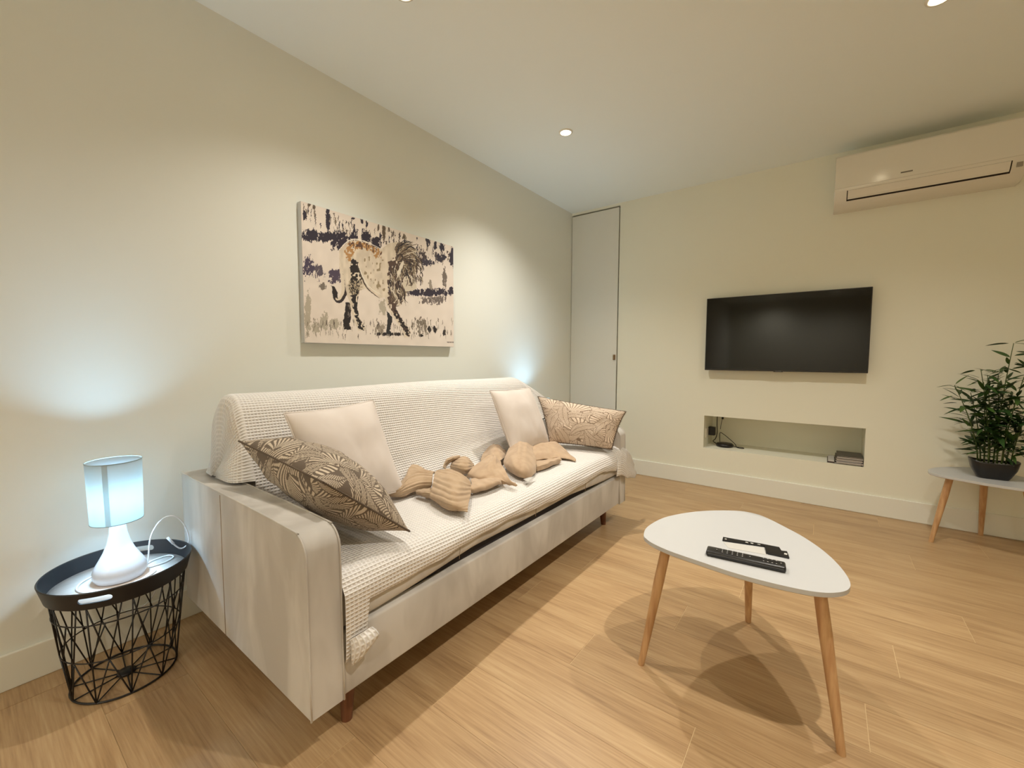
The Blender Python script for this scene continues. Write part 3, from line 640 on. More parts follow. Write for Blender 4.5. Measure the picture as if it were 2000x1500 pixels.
    blot(1150, 520, 1300, 640, (70, 60, 62), .52, 22); blot(1380, 545, 1450, 610, navy, .30, 23); blot(1495, 520, 1550, 640, navy, .34, 24); blot(1240, 590, 1350, 650, (60, 54, 66), .40, 25)
    blot(1090, 865, 1490, 925, navy, .34, 26); blot(1220, 920, 1480, 1010, (110, 100, 96), .60, 27); blot(1430, 690, 1465, 860, (110, 100, 92), .38, 28); blot(1490, 840, 1520, 910, navy, .32, 29); blot(1300, 780, 1340, 860, (150, 140, 128), .42, 60)
    blot(165, 940, 215, 1270, grey, .30, 30); blot(310, 1090, 375, 1240, grey, .33, 33); blot(400, 1140, 485, 1240, grey, .34, 34); blot(230, 1160, 300, 1270, grey, .38, 35); blot(848, 970, 912, 1090, grey, .36, 36); blot(800, 1180, 900, 1280, (150, 140, 126), .56, 37)
    blot(1295, 1205, 1325, 1265, blk, .30, 38); blot(1345, 1215, 1372, 1265, blk, .36, 39); blot(1430, 1230, 1460, 1285, blk, .36, 40); blot(1150, 1130, 1300, 1290, (120, 110, 98), .62, 41); blot(820, 1265, 1050, 1295, blk, .42, 42); blot(1210, 1280, 1255, 1302, blk, .34, 43)
    for i in range(150):
        x = R.uniform(170, 1520); y = R.uniform(1120, 1280); stroke([(x, y), (x+R.uniform(-4, 4), y+R.uniform(14, 34)), (x+R.uniform(-8, 8), y+R.uniform(40, 60))], R.uniform(1.6, 3.4), R.choice([(130, 120, 108), (90, 80, 72), (160, 150, 136)]), 6)
    # far legs
    cream = np.array((216, 204, 186))
    far1 = [(540, 990), (600, 985), (590, 1090), (575, 1180), (590, 1235), (530, 1240), (512, 1190), (528, 1110)]; m = poly(far1, 14); img[m] = blk; 
    m = poly([(545, 1010), (560, 1050), (550, 1100), (575, 1140), (590, 1080), (598, 1000)], 30) & (N(12, 12, 8) > .6); img[m] = (110, 100, 96)
    m = poly([(915, 1060), (968, 1130), (960, 1190), (945, 1240), (962, 1278), (908, 1280), (918, 1200), (925, 1140)], 10); img[m] = (40, 40, 42)
    # tail with dark tuft
    stroke([(500, 560), (505, 680), (528, 800), (530, 880), (505, 950), (470, 975), (440, 950), (420, 890)], 26, (50, 42, 44), 8)
    stroke([(488, 560), (494, 680), (512, 800), (515, 880), (492, 940), (462, 962), (445, 940)], 15, cream, 5)
    m = poly([(405, 825), (440, 850), (465, 900), (470, 950), (440, 945), (415, 900)], 16); img[m] = blk
    # body
    body = [(478, 500), (520, 460), (575, 425), (640, 415), (720, 435), (790, 470), (870, 500), (920, 450), (1000, 430), (1080, 445), (1140, 500), (1180, 580), (1200, 680), (1170, 760), (1100, 900), (1050, 1010), (1000, 1030), (1020, 1080), (1060, 1150), (1110, 1210), (1140, 1265), (1120, 1310), (1075, 1310), (1060, 1240), (1010, 1170), (950, 1090), (915, 1000), (900, 940), (850, 950), (790, 910), (720, 860), (665, 880), (650, 960), (645, 1040), (665, 1130), (715, 1215), (720, 1245), (655, 1250), (625, 1180), (595, 1080), (575, 980), (552, 930), (540, 860), (520, 760), (500, 660), (482, 580)]
    m = poly(body, 5); img[m] = cream; img[m] -= (26*(N(24, 50, 50)-.35))[m][:, None]
    def inb(mm, col, a=1): mm = mm & m; img[mm] = img[mm]*(1-a)+np.array(col)*a
    inb(poly([(540, 470), (600, 430), (690, 430), (760, 455), (870, 510), (850, 590), (820, 560), (700, 480), (620, 500), (600, 560), (600, 640), (560, 620), (535, 540)], 40) & (N(14, 14, 51) > .36), ochre)
    inb(poly([(560, 440), (700, 425), (800, 480), (880, 520), (860, 560), (740, 500), (600, 480)], 30) & (N(10, 26, 52) > .58), (96, 70, 56))
    inb(poly([(600, 590), (640, 600), (668, 680), (690, 760), (680, 850), (650, 1000), (655, 1130), (715, 1225), (700, 1250), (660, 1245), (630, 1130), (605, 1010), (590, 930), (570, 840), (585, 740), (580, 650)], 26) & (N(16, 20, 53) > .26), blk)
    inb(poly([(560, 790), (690, 780), (690, 910), (570, 920)], 20) & (N(7, 9, 54) > .52), (170, 156, 132))
    inb(poly([(700, 560), (900, 560), (890, 900), (720, 760)], 30) & (N(14, 30, 55) > .72), (150, 134, 106))
    # chest, foreleg
    inb(poly([(930, 620), (1000, 560), (1100, 640), (1110, 860), (1050, 1020), (1010, 1040), (1040, 1120), (1130, 1240), (1130, 1300), (1095, 1290), (1060, 1210), (990, 1110), (935, 1010), (925, 880)], 26) & (N(18, 22, 56) > .30), (84, 66, 58))
    inb(poly([(985, 1040), (1030, 1080), (1110, 1210), (1140, 1270), (1100, 1300), (1050, 1190), (985, 1100)], 16) & (N(14, 14, 57) > .42), blk)
    inb(poly([(925, 850), (990, 830), (1000, 900), (940, 910)], 20), (56, 46, 60))
    # mane of brushed hairs
    cols = [(64, 50, 44), (92, 76, 64), (46, 40, 44), (150, 136, 112), (196, 184, 164), (112, 94, 74)]
    for i in range(420):
        t = R.random(); a = math.radians(-100+t*150); r0 = R.uniform(10, 120); cx, cy = 1010, 620
        x0, y0 = cx+r0*math.cos(a)*1.1, cy+r0*math.sin(a)*1.3; L = R.uniform(60, 130); bend = math.radians(R.uniform(20, 55))
        x1, y1 = x0+L*.5*math.cos(a+bend*.3), y0+L*.5*math.sin(a+bend*.3); x2, y2 = x1+L*.5*math.cos(a+bend*1.5), y1+L*.6*math.sin(a+bend*1.5)
        if y2 < 425: continue
        stroke([(x0, y0), (x1, y1), (x2, y2)], R.uniform(2.5, 5.5), R.choice(cols), 4)
    for i in range(170):
        x = R.uniform(940, 1090); y = R.uniform(640, 930); stroke([(x, y), (x+R.uniform(-14, 22), y+35), (x+R.uniform(-20, 40), y+R.uniform(60, 95))], R.uniform(2.5, 5), R.choice(cols[:4]+[(208, 198, 180)]), 5)
    # pale face, ear, muzzle
    mm = poly([(1020, 690), (1060, 600), (1078, 620), (1050, 700), (1000, 780)], 10); img[mm] = (220, 212, 196)
    mm = poly([(1070, 760), (1130, 730), (1180, 790), (1190, 860), (1150, 885), (1090, 880), (1060, 830)], 14); img[mm] = (206, 196, 178)
    mm = poly([(1085, 780), (1130, 790), (1160, 840), (1120, 830)], 20) & (N(10, 10, 61) > .5); img[mm] = (120, 104, 86)
    stroke([(1090, 690), (1120, 760), (1150, 850)], 7, (60, 50, 46), 6); stroke([(1010, 560), (1040, 545), (1062, 575), (1040, 610)], 7, (60, 50, 46), 4)
    for i in range(60):
        x = R.uniform(1100, 1240); y = R.uniform(560, 780); stroke([(x, y), (x+R.uniform(-4, 18), y+30), (x+R.uniform(-14, 24), y+R.uniform(50, 70))], R.uniform(2, 4.5), R.choice(cols[:4]), 5)
    # outline accents: pale contour of back and belly, dark belly line
    stroke([(478, 505), (560, 425), (650, 408), (760, 445), (880, 505)], 5, (232, 226, 214), 4); stroke([(640, 620), (680, 740), (740, 860), (850, 950)], 6, (70, 58, 50), 5)
    stroke([(655, 640), (700, 760), (760, 850), (870, 920)], 6, (226, 220, 206), 4)
    for k in range(9): x = 1470+k*7; stroke([(x, 1356+(k % 3)*2), (x+3, 1350), (x+4, 1360)], 2.2, (110, 100, 94), 0)
    P = np.stack([1.0415+U*1.027, np.full(U.shape, 2.0485), 1.1475+Vv*.675], 2)
    o = grid_obj('painting', P, M['canvas'], cv); set_print(o, np.clip(img, 0, 255)); return o
lion()

# ------------------------------------------------------------------ television, air conditioner, niche
tv = empty('television', (XF, .28, .97), 'black flat television hung on the wall above the long niche', 'television')
TY0, TY1, TZ0, TZ1 = -.229, .796, .978, 1.556
bm = bmesh.new(); add_box(bm, (3.700, TY0, TZ0), (3.728, TY1, TZ1), .003, 2); bm_obj('casing', bm, M['black_plastic'], tv)
box('screen', (3.6985, TY0+.006, TZ0+.014), (3.7012, TY1-.006, TZ1-.006), M['screen'], tv)
bm = bmesh.new(); add_box(bm, (3.728, TY0+.12, TZ0+.05), (3.745, TY1-.12, TZ1-.16), .004); bm_obj('rear_cover', bm, M['black_plastic'], tv)
bm = bmesh.new(); add_box(bm, (3.745, .13, 1.1), (XF-.001, .43, 1.4)); bm_obj('wall_bracket', bm, M['black_metal'], tv)
box('logo_badge', (3.6975, .255, TZ0-.004), (3.703, .315, TZ0+.008), M['black_plastic'], tv)
bm = bmesh.new()
for i in range(7): add_box(bm, (3.6970, .266+i*.0058, TZ0+.0005), (3.6978, .2695+i*.0058, TZ0+.0048))
bm_obj('logo_letters', bm, M['metal'], tv)

ac = empty('air_conditioner', (XF, -.40, 2.07), 'white wall mounted split air conditioner high above the potted plant', 'air conditioner')
AY0, AY1 = -.84, .004
prof = [(XF, 2.405), (3.60, 2.405), (3.565, 2.398), (3.557, 2.385), (3.556, 2.30), (3.560, 2.185), (3.566, 2.168), (3.585, 2.135), (3.612, 2.108), (3.65, 2.090), (3.70, 2.083), (XF, 2.083)]
bm = bmesh.new(); n = len(prof)
A = [bm.verts.new((x, AY0, z)) for x, z in prof]; B = [bm.verts.new((x, AY1, z)) for x, z in prof]
bm.faces.new(A); bm.faces.new(B[::-1])
for i in range(n): bm.faces.new((A[i], B[i], B[(i+1) % n], A[(i+1) % n]))
bmesh.ops.bevel(bm, geom=[e for e in bm.edges if abs(e.verts[0].co.y-e.verts[1].co.y) < 1e-6 and min(v.co.x for v in e.verts) < 3.76], offset=.006, segments=3, profile=.5, affect='EDGES')
sharp(bm_obj('body', bm, M['white_plastic'], ac), 40)
def ribbon(name, pr, y0, y1, off, th, mat, parent):   # strip following a profile
    P = []
    for i, (x, z) in enumerate(pr):
        a = pr[max(i-1, 0)]; b = pr[min(i+1, len(pr)-1)]; d = Vector((b[0]-a[0], 0, b[1]-a[1])).normalized(); nn = Vector((-abs(d.z) if True else 0, 0, d.x*(-1 if d.z < 0 else 1)))
        nn = Vector((d.z, 0, -d.x)); nn = nn if nn.x < 0 else -nn
        P.append((x+nn.x*off, z+nn.z*off, x+nn.x*(off+th), z+nn.z*(off+th)))
    V = []; F = []
    for (a, b, c, d) in P: V += [(a, y0, b), (a, y1, b), (c, y1, d), (c, y0, d)]
    for i in range(len(P)-1):
        o = i*4
        for k in range(4): F.append((o+k, o+(k+1) % 4, o+4+(k+1) % 4, o+4+k))
    F += [(0, 1, 2, 3), tuple((len(P)-1)*4+k for k in (3, 2, 1, 0))]
    return mesh_obj(name, V, F, mat, parent)
fr = [(3.556, 2.385), (3.556, 2.30), (3.5595, 2.190)]
ribbon('front_panel', fr, AY0+.003, AY1-.003, .0005, .004, M['white_plastic'], ac)
fl_ = [(3.5645, 2.172), (3.585, 2.135), (3.5945, 2.1255)]
ribbon('outlet_shadow', [(3.5645, 2.172), (3.585, 2.135), (3.604, 2.116)], -.778, -.062, .0004, .0012, M['gap_shadow'], ac)  # dark strip laid on the body, painted shade of the outlet slot
ribbon('louver', fl_, -.772, -.067, .0012, .004, M['white_plastic'], ac)
box('logo', (3.5515, -.372, 2.214), (3.5545, -.318, 2.221), M['grey_print'], ac)
box('receiver_window', (3.567, -.818, 2.135), (3.580, -.795, 2.158), M['window_grey'], ac)

# things in the niche
NB_ = XF+ND
sk = empty('wall_socket', (XF+.12, NY1, .43), 'white socket plate on the left side of the niche', 'socket')
box('plate', (XF+.06, NY1-.008, .395), (XF+.14, NY1, .475), M['white_plastic'], sk, .002)
ad = empty('power_adapter', (XF+.19, .77, .42), 'black power adapter plugged in at the left of the niche', 'adapter')
box('adapter_body', (XF+.16, .748, .405), (XF+.21, NY1-.001, .478), M['black_plastic'], ad, .004)
rt = empty('router', (XF+.15, .66, NZ0), 'flat round black box on the niche floor at left', 'router')
V, F = lathe_geo([(.055, 0), (.066, .006), (.068, .018), (.060, .028), (.02, .031), (.0005, .031)], 40, (XF+.16, .665, NZ0)); mesh_obj('housing', V, F, M['black_plastic'], rt, True)
def cable(label, pts, r=.003, mat='black_plastic', name='cable'):
    o = tube(name, spline(pts, 6), r, M[mat]); tag(o, label, 'cable', None); return o
cable('black cable hanging down the left end of the niche', [(XF+.22, .742, NZ1-.002), (XF+.22, .742, .50), (XF+.215, .738, .42), (XF+.19, .745, .375), (XF+.20, .765, .350), (XF+.18, .735, .335), (XF+.175, .727, .332)], .0035)
cable('thin black cable looping from the round box to the right', [(XF+.22, .715, .345), (XF+.24, .72, .42), (XF+.23, .69, .415), (XF+.21, .63, .375), (XF+.19, .59, .345), (XF+.16, .575, NZ0+.006), (XF+.14, .545, NZ0+.004), (XF+.15, .52, NZ0+.004), (XF+.175, .53, NZ0+.004), (XF+.17, .575, NZ0+.005), (XF+.16, .597, NZ0+.010)], .0028)
o = cable('black plug hanging from the top of the niche', [(XF+.235, .700, NZ1-.002), (XF+.235, .702, .56), (XF+.235, .712, .50), (XF+.235, .716, .455)], .002)
tube('plug_body', [(XF+.235, .700, NZ1-.003), (XF+.235, .702, .545)], .009, M['black_plastic'], o, 10)
# magazine stack at the right of the niche
mg = [(.150, .205, .010, (52, 46, 46)), (.150, .205, .008, (180, 172, 168)), (.148, .200, .009, (84, 78, 76)), (.146, .205, .008, (196, 188, 182)), (.148, .2, .008, (46, 40, 38)), (.146, .2, .010, (150, 146, 146)), (.144, .2, .007, (58, 52, 50))]
names = ['lowest dark magazine of the stack in the niche', 'pale magazine second from the bottom of the niche stack', 'grey magazine third from the bottom of the niche stack', 'pale magazine in the middle of the niche stack', 'dark magazine third from the top of the niche stack', 'grey magazine second from the top of the niche stack', 'dark magazine on top of the stack in the niche']
z = NZ0; R = random.Random(2)
for i, ((w, l, h, c), lb) in enumerate(zip(mg, names)):
    m = paint('magazine_cover', c, .35, .02); pm = M['white_print']
    t = empty('magazine', (XF+.11, -.155, z), lb, 'magazine', 'magazines stacked in the niche'); dx, dy = R.uniform(-.006, .006), R.uniform(-.006, .006)
    lo = (XF+.006+dx, -.232+dy, z); hi = (XF+.006+l+dx, -.232+w+dy, z+h)
    bm = bmesh.new(); add_box(bm, (lo[0], lo[1], z), (hi[0], hi[1], z+.0024)); add_box(bm, (lo[0], lo[1], z+h-.0024), (hi[0], hi[1], z+h)); add_box(bm, (hi[0]-.001, lo[1], z+.0024), (hi[0], hi[1], z+h-.0024))
    bm_obj('cover', bm, m, t)
    box('pages', (lo[0]+.001, lo[1]+.0015, z+.0025), (hi[0]-.0015, hi[1]-.002, z+h-.0025), pm, t); z += h+.0002
t = empty('booklet', (XF+.1, -.06, NZ0), 'thin booklet lying left of the magazine stack in the niche', 'booklet')
box('cover', (XF+.012, -.078, NZ0), (XF+.20, -.036, NZ0+.012), paint('booklet_cover', (60, 48, 44), .4), t, .0006)
box('pages', (XF+.0112, -.076, NZ0+.012), (XF+.198, -.040, NZ0+.022), M['white_print'], t)

# ------------------------------------------------------------------ side table and lamp
CX, CY = .305, 1.868
def basket_table(cx, cy, label):
    T = empty('basket_table', (cx, cy, 0), label, 'side table', 'round wire basket tables with lamps')
    def ring(nm, r, z, th=.0028): return tube(nm, [(cx+r*math.cos(a), cy+r*math.sin(a), z) for a in np.linspace(0, 2*math.pi, 48, endpoint=False)], th, M['black_metal'], T, 6, True)
    rb, rt_, zt = .134, .170, .332
    def rad(z): return rb+(rt_-rb)*z/zt
    ring('base_ring', rb, .004, .0032); ring('middle_ring', rad(.145), .145, .002); ring('top_ring', rad(.27), .27, .002); ring('support_ring', rt_, zt-.004, .0032)
    lathe('hub', [(.024, 0.001), (.026, .005), (.024, .009), (.0005, .010)], M['black_metal'], T, (cx, cy, 0), 24)
    N = 10
    def P(a, z): r = rad(z); return (cx+r*math.cos(a), cy+r*math.sin(a), z)
    for i in range(N):
        a = 2*math.pi*(i+.35)/N; d = 2*math.pi/N
        ws = [((cx, cy, .005), P(a, .004)), (P(a, .004), P(a+d*.12, zt-.004)), (P(a, .004), P(a+d*.5, .145)), (P(a, .004), P(a-d*.5, .145)),
              (P(a+d*.5, .145), P(a+d*.12, zt-.004)), (P(a+d*.5, .145), P(a+d*.88, zt-.004)), (P(a, .145), P(a+d*.5, .27))]
        for w in ws: tube('wire', w, .0021, M['black_metal'], T, 5)
    # tray: walled rim with two slots, pale floor
    pr = [(.172, .331), (.186, .383), (.1885, .385), (.1905, .382), (.1775, .330), (.1745, .3285)]
    V, F = lathe_geo(pr+[pr[0]], 96, (cx, cy, 0), False, False); rim = mesh_obj('tray_rim', V, F, M['black_tray'])
    bm = bmesh.new(); bm.from_mesh(rim.data); bmesh.ops.remove_doubles(bm, verts=bm.verts, dist=1e-6); bmesh.ops.recalc_face_normals(bm, faces=bm.faces); bm.to_mesh(rim.data); bm.free()
    sa = math.atan2(1.696-1.868, .213-.305); bm = bmesh.new()
    ax = Vector((math.cos(sa), math.sin(sa), 0)); tn = Vector((-math.sin(sa), math.cos(sa), 0)); lp = []
    for q in range(24):
        an = 2*math.pi*q/24; s_ = .030 if math.cos(an) >= 0 else -.030; lp.append((s_+.0095*math.cos(an), .358+.0095*math.sin(an)))
    A = [bm.verts.new(Vector((cx, cy, 0))+ax*-.3+tn*a+Vector((0, 0, b))) for a, b in lp]; B = [bm.verts.new(Vector((cx, cy, 0))+ax*.3+tn*a+Vector((0, 0, b))) for a, b in lp]
    bm.faces.new(A); bm.faces.new(B[::-1])
    for i in range(24): bm.faces.new((A[i], B[i], B[(i+1) % 24], A[(i+1) % 24]))
    cut = bm_obj('cutter', bm, None); md = rim.modifiers.new('b', 'BOOLEAN'); md.operation = 'DIFFERENCE'; md.object = cut; md.solver = 'EXACT'
    me = bpy.data.meshes.new_from_object(rim.evaluated_get(bpy.context.evaluated_depsgraph_get()))
    bpy.data.objects.remove(cut); bpy.data.objects.remove(rim)
    rim = link('tray_rim', me, M['black_tray'], T); sharp(rim, 30)
    lathe('tray_floor', [(.1735, .3305), (.1745, .336), (.0005, .3365)], M['tray_floor'], T, (cx, cy, 0), 64)
    return T
bpy.context.view_layer.update()
basket_table(CX, CY, 'round black wire basket table with tray top beside the near sofa arm')
def table_lamp(cx, cy, label, cordy=True):
    L = empty('table_lamp', (cx, cy, .3368), label, 'lamp', None); z = .3368
    lathe('base', [(.055, 0), (.064, .004), (.069, .018), (.069, .032), (.063, .05), (.052, .07), (.040, .094), (.030, .122), (.023, .155), (.020, .19), (.019, .205), (.0005, .206)], M['ceramic'], L, (cx, cy, z), 48)
    V, F = lathe_geo([(.0665, .533), (.0705, .735), (.0697, .735), (.0657, .533)], 64, (cx, cy, 0), False, False); sh = mesh_obj('lamp_shade', V, F, M['shade'], L, True)
    for r, zz in ((.0665, .534), (.0705, .7345)): tube('shade_rim', [(cx+r*math.cos(a), cy+r*math.sin(a), zz) for a in np.linspace(0, 2*math.pi, 48, endpoint=False)], .0011, M['shade_seam'], sh, 6, True)
    a0 = math.radians(236); P = np.array([[(cx+(.0672+.004*t)*math.cos(a0+s), cy+(.0672+.004*t)*math.sin(a0+s), .534+.2*t) for t in np.linspace(0, 1, 4)] for s in np.linspace(0, .2, 4)])
    grid_obj('shade_seam', P, M['shade_overlap'], sh)
    V, F = lathe_geo([(.0005, .594), (.010, .597), (.018, .608), (.021, .622), (.018, .636), (.009, .646), (.0005, .648)], 24, (cx, cy, 0)); mesh_obj('bulb', V, F, M['bulb'], L, True)
    lathe('socket', [(.012, .54), (.012, .590), (.009, .597), (.0005, .598)], M['white_plastic'], L, (cx, cy, 0), 20)
    if cordy:
        pts = [(cx+.062, 1.87, .345), (.378, 1.876, .362), (.387, 1.88, .432), (.403, 1.88, .473), (.428, 1.88, .499), (.458, 1.88, .497), (.482, 1.88, .466), (.496, 1.88, .421), (.498, 1.88, .392), (.490, 1.88, .375), (.474, 1.88, .370), (.458, 1.88, .386), (.440, 1.88, .418)]
        tube('cord', spline(pts, 6), .0024, M['cord'], L, 8); tube('cord_switch', [(.452, 1.88, .396), (.436, 1.88, .424)], .0042, M['cord'], L, 8)
        lp = [(cx+.10*math.cos(a)*1.0-.004, cy+.088*math.sin(a)-.002, .3395) for a in np.linspace(math.radians(60), math.radians(330), 26)]
        tube('cord', spline(lp, 3), .0024, M['cord'], L, 8)
        lp = [(.375, 1.90, .3395), (.40, 1.925, .3395), (.445, 1.93, .3395), (.455, 1.90, .3395), (.425, 1.875, .3395), (.38, 1.872, .3395)]
        tube('cord', spline(lp, 6), .0024, M['cord'], L, 8)
        lp = [(.42, 2.03, .30), (.43, 2.045, .18), (.40, 2.05, .13), (.35, 2.05, .12), (.33, 2.05, .15), (.34, 2.055, .20)]
        tube('cord', spline(lp, 6), .0022, M['cord'], L, 8)
    return L
table_lamp(CX, CY+.004, 'lit white table lamp with drum shade on the round black tray')
basket_table(2.93, 1.882, 'round black wire basket table in the corner beyond the far sofa arm')
table_lamp(2.93, 1.885, 'lit white table lamp in the corner beyond the far sofa arm', False)

# ------------------------------------------------------------------ tripod tables
def tri_table(name, label, edge, ztop, th, feet, tops, rt=(.0165, .011), cat='table', group=None):
    c = np.mean(edge, 0); T = empty(name, (c[0], c[1], 0), label, cat, group)
    e = spline(edge, 4, True)[:, :2]
    inner = c+(e-c)*.994
    prism('tabletop', [tuple(p) for p in e], ztop-th, ztop, M['white_top'], T, .003)
    prism('edge_band', [tuple(p) for p in c+(e-c)*.985], ztop-th-.003, ztop-th+.002, M['edge'], T, 0)
    for (fx, fy), (tx, ty) in zip(feet, tops):
        V, F = tube_geo([(tx, ty, ztop-th-.003), (tx+(fx-tx)*.3, ty+(fy-ty)*.3, (ztop-th)*.7), (fx, fy, .0)], [rt[0], rt[0]*1.02, rt[1]], 20)
        for i in range(20): V[i].z = ztop-th-.003; V[40+i].z = 0
        o = mesh_obj('leg', V, F, M['beech'], T, True); o.data.set_sharp_from_angle(angle=.8)
    return T
EDGE = [(1.448, .495), (1.527, .508), (1.652, .487), (1.763, .429), (1.846, .359), (1.908, .277), (1.926, .215), (1.899, .163), (1.839, .1), (1.77, .037), (1.684, -.018), (1.6, -.054), (1.524, -.075), (1.469, -.08), (1.428, -.07), (1.394, -.043), (1.37, -.005), (1.356, .047), (1.348, .117), (1.348, .199), (1.36, .29), (1.374, .38), (1.397, .445), (1.424, .48)]
EDGE = [(x, y, 0) for x, y in EDGE][::-1]
def e2(L): return [tuple(q[:2]) for q in L]
tri_table('coffee_table', 'white rounded triangular coffee table holding the remote controls', [q[:2] for q in EDGE], .45, .013, [(1.406, .479), (1.906, .212), (1.406, -.078)], [(1.452, .415), (1.80, .21), (1.455, -.010)])
# second, lower table by the wall: same outline turned and smaller
E0 = np.array([q[:2] for q in EDGE]); cE = np.array([1.57, .205]); cN = np.array([3.500, -.765]); sc_ = .79
def rotate(P, a): return np.array([[math.cos(a), -math.sin(a)], [math.sin(a), math.cos(a)]]) @ P
th_ = math.radians(-15)
E1 = [tuple(cN+rotate((p-cE)*sc_, th_)) for p in E0]
tri_table('plant_table', 'small white tripod table under the potted bamboo', E1, .405, .013, [(3.413, -.539), (3.729, -.802), (3.344, -.943)], [(3.450, -.605), (3.662, -.785), (3.405, -.885)])

# remotes on the coffee table
def remote(name, label, c, an, L, Wd, Hh, rows, z0=.4502, skip=None):
    R = empty(name, (c[0], c[1], z0), label, 'remote control', 'remote controls on the coffee table'); R.rotation_euler = (0, 0, an)
    bm = bmesh.new(); add_box(bm, (-L/2, -Wd/2, 0), (L/2, Wd/2, Hh), .006, 3); o = sharp(bm_obj('body', bm, M['black_plastic']), 50); o.parent = R
    tube_ = mesh_obj('side_line', *tube_geo([(-L/2+.006, -Wd/2-.0002, Hh*.62), (L/2-.006, -Wd/2-.0002, Hh*.62)], .0006, 4), M['metal']); tube_.parent = R
    for (x, y, s) in rows:
        b = bmesh.new(); add_box(b, (x-s, y-s*.8, Hh-.0005), (x+s, y+s*.8, Hh+.0016), .0006, 1); k = bm_obj('button', b, M['dark_btn']); k.parent = R
        b = bmesh.new(); add_box(b, (x-s*.35, y-s*.3, Hh+.0016), (x+s*.35, y+s*.3, Hh+.0019)); q = bm_obj('symbol', b, M['white_print']); q.parent = k
    return R
M['dark_btn'] = paint('button_rubber', (38, 37, 38), .5)
dx_, dy_ = 1.443-1.432, .072-.278
rows = [(-.078, 0, .0035)] + [(-.062+i*.014, y, .004) for i in range(5) for y in (-.011, 0, .011)] + [(.014, 0, .004)] + [(.050+i*.011, y, .0038) for i in range(4) for y in (-.010, .010)] + [(.095, 0, .0035)]
remote('remote_control', 'long black television remote with small buttons nearest the table edge', (1.443, .177), math.atan2(-.206, .022)+0.0, .215, .046, .018, rows)
cr = empty('card_remote', (1.57, .16, .4502), 'thin black strip tag with a pale card beyond the long remote', 'card')
bm = bmesh.new(); vs = [(1.585, .263), (1.560, .260), (1.594, .139), (1.540, .129), (1.546, .067), (1.591, .076), (1.586, .091), (1.611, .099), (1.605, .151)]
a = [bm.verts.new((x, y, .4502)) for x, y in vs]; b = [bm.verts.new((x, y, .4560)) for x, y in vs]; bm.faces.new(a[::-1]); bm.faces.new(b)
for i in range(len(vs)): bm.faces.new((a[i], a[(i+1) % 9], b[(i+1) % 9], b[i]))
bm_obj('strip', bm, M['black_plastic'], cr)
for (x, y, w, l) in ((1.571, .252, .003, .003), (1.585, .19, .003, .004), (1.588, .175, .003, .004), (1.592, .155, .002, .004), (1.566, .078, .006, .004)):
    box('mark', (x-w, y-l, .4558), (x+w, y+l, .4563), M['white_print'], cr)
prism('card', [(1.556, .258), (1.588, .142), (1.536, .122), (1.515, .235)], .4501, .4508, M['white_print'], cr, 0)

# ------------------------------------------------------------------ potted bamboo
pb = empty('potted_bamboo', (3.50, -.780, .405), 'bushy artificial bamboo in a black boat shaped bowl on the white side table', 'plant')
def bowl():
    V = []; F = []; n = 32; lev = [(.0, .060, .040), (.012, .068, .046), (.05, .088, .058), (.085, .096, .062), (.093, .0965, .063), (.092, .091, .057), (.075, .085, .052)]
    for z, a, b in lev:
        for k in range(n):
            t = 2*math.pi*k/n+.1; c, s = math.cos(t), math.sin(t); c = abs(c)**.55*(1 if c > 0 else -1); s = abs(s)**.55*(1 if s > 0 else -1)
            zz = z + (.014*abs(c)**3*(z/.093)); V.append((3.50+b*s, -.780+a*c, .4052+zz))
    for i in range(len(lev)-1):
        for k in range(n): F.append((i*n+k, i*n+(k+1) % n, (i+1)*n+(k+1) % n, (i+1)*n+k))
    F.append(tuple(range(n))[::-1]); F.append(tuple((len(lev)-1)*n+k for k in range(n)))
    return mesh_obj('pot', V, F, M['black_ceramic'], pb, True)
bowl()
R = random.Random(5); V = []; F = []
for i in range(150):
    c = Vector((3.50+R.uniform(-.045, .045), -.780+R.uniform(-.078, .078), .485+R.uniform(-.003, .006))); r = R.uniform(.005, .009); b = len(V)
    for d in ((1, 0, 0), (-1, 0, 0), (0, 1, 0), (0, -1, 0), (0, 0, .7), (0, 0, -.7)): V.append(c+Vector(d)*r)
    F += [(b+0, b+2, b+4), (b+2, b+1, b+4), (b+1, b+3, b+4), (b+3, b+0, b+4), (b+2, b+0, b+5), (b+1, b+2, b+5), (b+3, b+1, b+5), (b+0, b+3, b+5)]
o = mesh_obj('pebbles', V, F, M['pebble'], pb, True); o['kind'] = 'stuff'
def leaf_mesh():
    V = []; F = []; n = 7
    for i in range(n+1):
        t = i/n; w = .5*math.sin(math.pi*t**.75)**.9*.20+.002; zz = -.10*t*t
        V += [(t, -w, zz+.25*w), (t, 0, zz), (t, w, zz+.25*w)]
    for i in range(n):
        for k in range(2): F.append((i*3+k, (i+1)*3+k, (i+1)*3+k+1, i*3+k+1))
    me = bpy.data.meshes.new('leaf'); me.from_pydata(V, [], F); me.update(); me.materials.append(M['leaf']); me.polygons.foreach_set('use_smooth', [True]*len(me.polygons)); return me
LM = leaf_mesh(); cnt = 0
stems = []
for i in range(11):
    y0 = -.780+(-.062+.0124*i); x0 = 3.50+R.uniform(-.03, .03)
    hh = R.uniform(.42, .62) if 2 < i < 9 else R.uniform(.34, .5); lx, ly = R.uniform(-.07, .09), (y0+.780)*1.3+R.uniform(-.03, .03)
    if i == 10: hh, ly, lx = .44, .115, .0
    if i == 5: hh, ly, lx = .68, -.04, 0
    if i == 3: hh, ly = .62, -.10
    p = [(x0+lx*t**1.6, y0+ly*t**1.6, .485+hh*t) for t in np.linspace(0, 1, 9)]
    tube('stem', p, [.0042*(1-.6*t) for t in np.linspace(0, 1, 9)], M['stem'], pb, 6); stems.append(p)
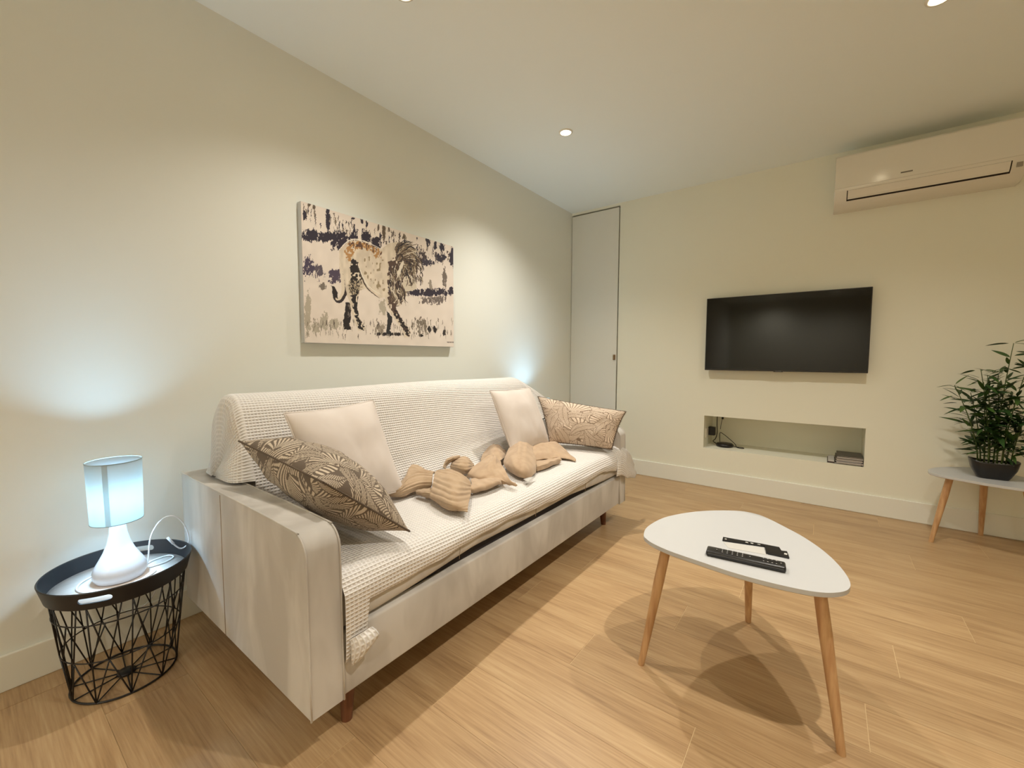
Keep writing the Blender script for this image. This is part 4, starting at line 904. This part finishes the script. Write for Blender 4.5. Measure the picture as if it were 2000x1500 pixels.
for p in stems:
    P_ = np.array(p); nlv = 26
    for q in range(nlv):
        t = .14+.86*(q+.5)/nlv if q < nlv-3 else 1.0
        f = t*8; i = min(int(f), 7); base = P_[i]+(P_[i+1]-P_[i])*(f-i)
        an = R.uniform(0, 2*math.pi); el = R.uniform(-.45, .8); L = R.uniform(.065, .118)*(1.1-.2*t)
        off = R.uniform(.0, .035); d = Vector((math.cos(an)*math.cos(el), math.sin(an)*math.cos(el), math.sin(el)))
        o = bpy.data.objects.new('leaf', LM); COL.objects.link(o); o.parent = pb; o.matrix_parent_inverse = Matrix.Translation(pb.location).inverted()
        X = d; Yv = Vector((0, 0, 1)).cross(X).normalized(); Z = X.cross(Yv); ro = R.uniform(-.6, .6)
        Y2 = Yv*math.cos(ro)+Z*math.sin(ro); Z2 = X.cross(Y2); loc = Vector(base)+d*off; loc.x = min(loc.x, 3.64)
        if loc.x+d.x*L > XF-.03: L *= .4
        Mx = Matrix(((X.x*L, Y2.x*L, Z2.x*L, loc.x), (X.y*L, Y2.y*L, Z2.y*L, loc.y), (X.z*L, Y2.z*L, Z2.z*L, loc.z), (0, 0, 0, 1)))
        o.matrix_basis = Mx; cnt += 1

# the rest of the foliage, past the leaves that can be told apart
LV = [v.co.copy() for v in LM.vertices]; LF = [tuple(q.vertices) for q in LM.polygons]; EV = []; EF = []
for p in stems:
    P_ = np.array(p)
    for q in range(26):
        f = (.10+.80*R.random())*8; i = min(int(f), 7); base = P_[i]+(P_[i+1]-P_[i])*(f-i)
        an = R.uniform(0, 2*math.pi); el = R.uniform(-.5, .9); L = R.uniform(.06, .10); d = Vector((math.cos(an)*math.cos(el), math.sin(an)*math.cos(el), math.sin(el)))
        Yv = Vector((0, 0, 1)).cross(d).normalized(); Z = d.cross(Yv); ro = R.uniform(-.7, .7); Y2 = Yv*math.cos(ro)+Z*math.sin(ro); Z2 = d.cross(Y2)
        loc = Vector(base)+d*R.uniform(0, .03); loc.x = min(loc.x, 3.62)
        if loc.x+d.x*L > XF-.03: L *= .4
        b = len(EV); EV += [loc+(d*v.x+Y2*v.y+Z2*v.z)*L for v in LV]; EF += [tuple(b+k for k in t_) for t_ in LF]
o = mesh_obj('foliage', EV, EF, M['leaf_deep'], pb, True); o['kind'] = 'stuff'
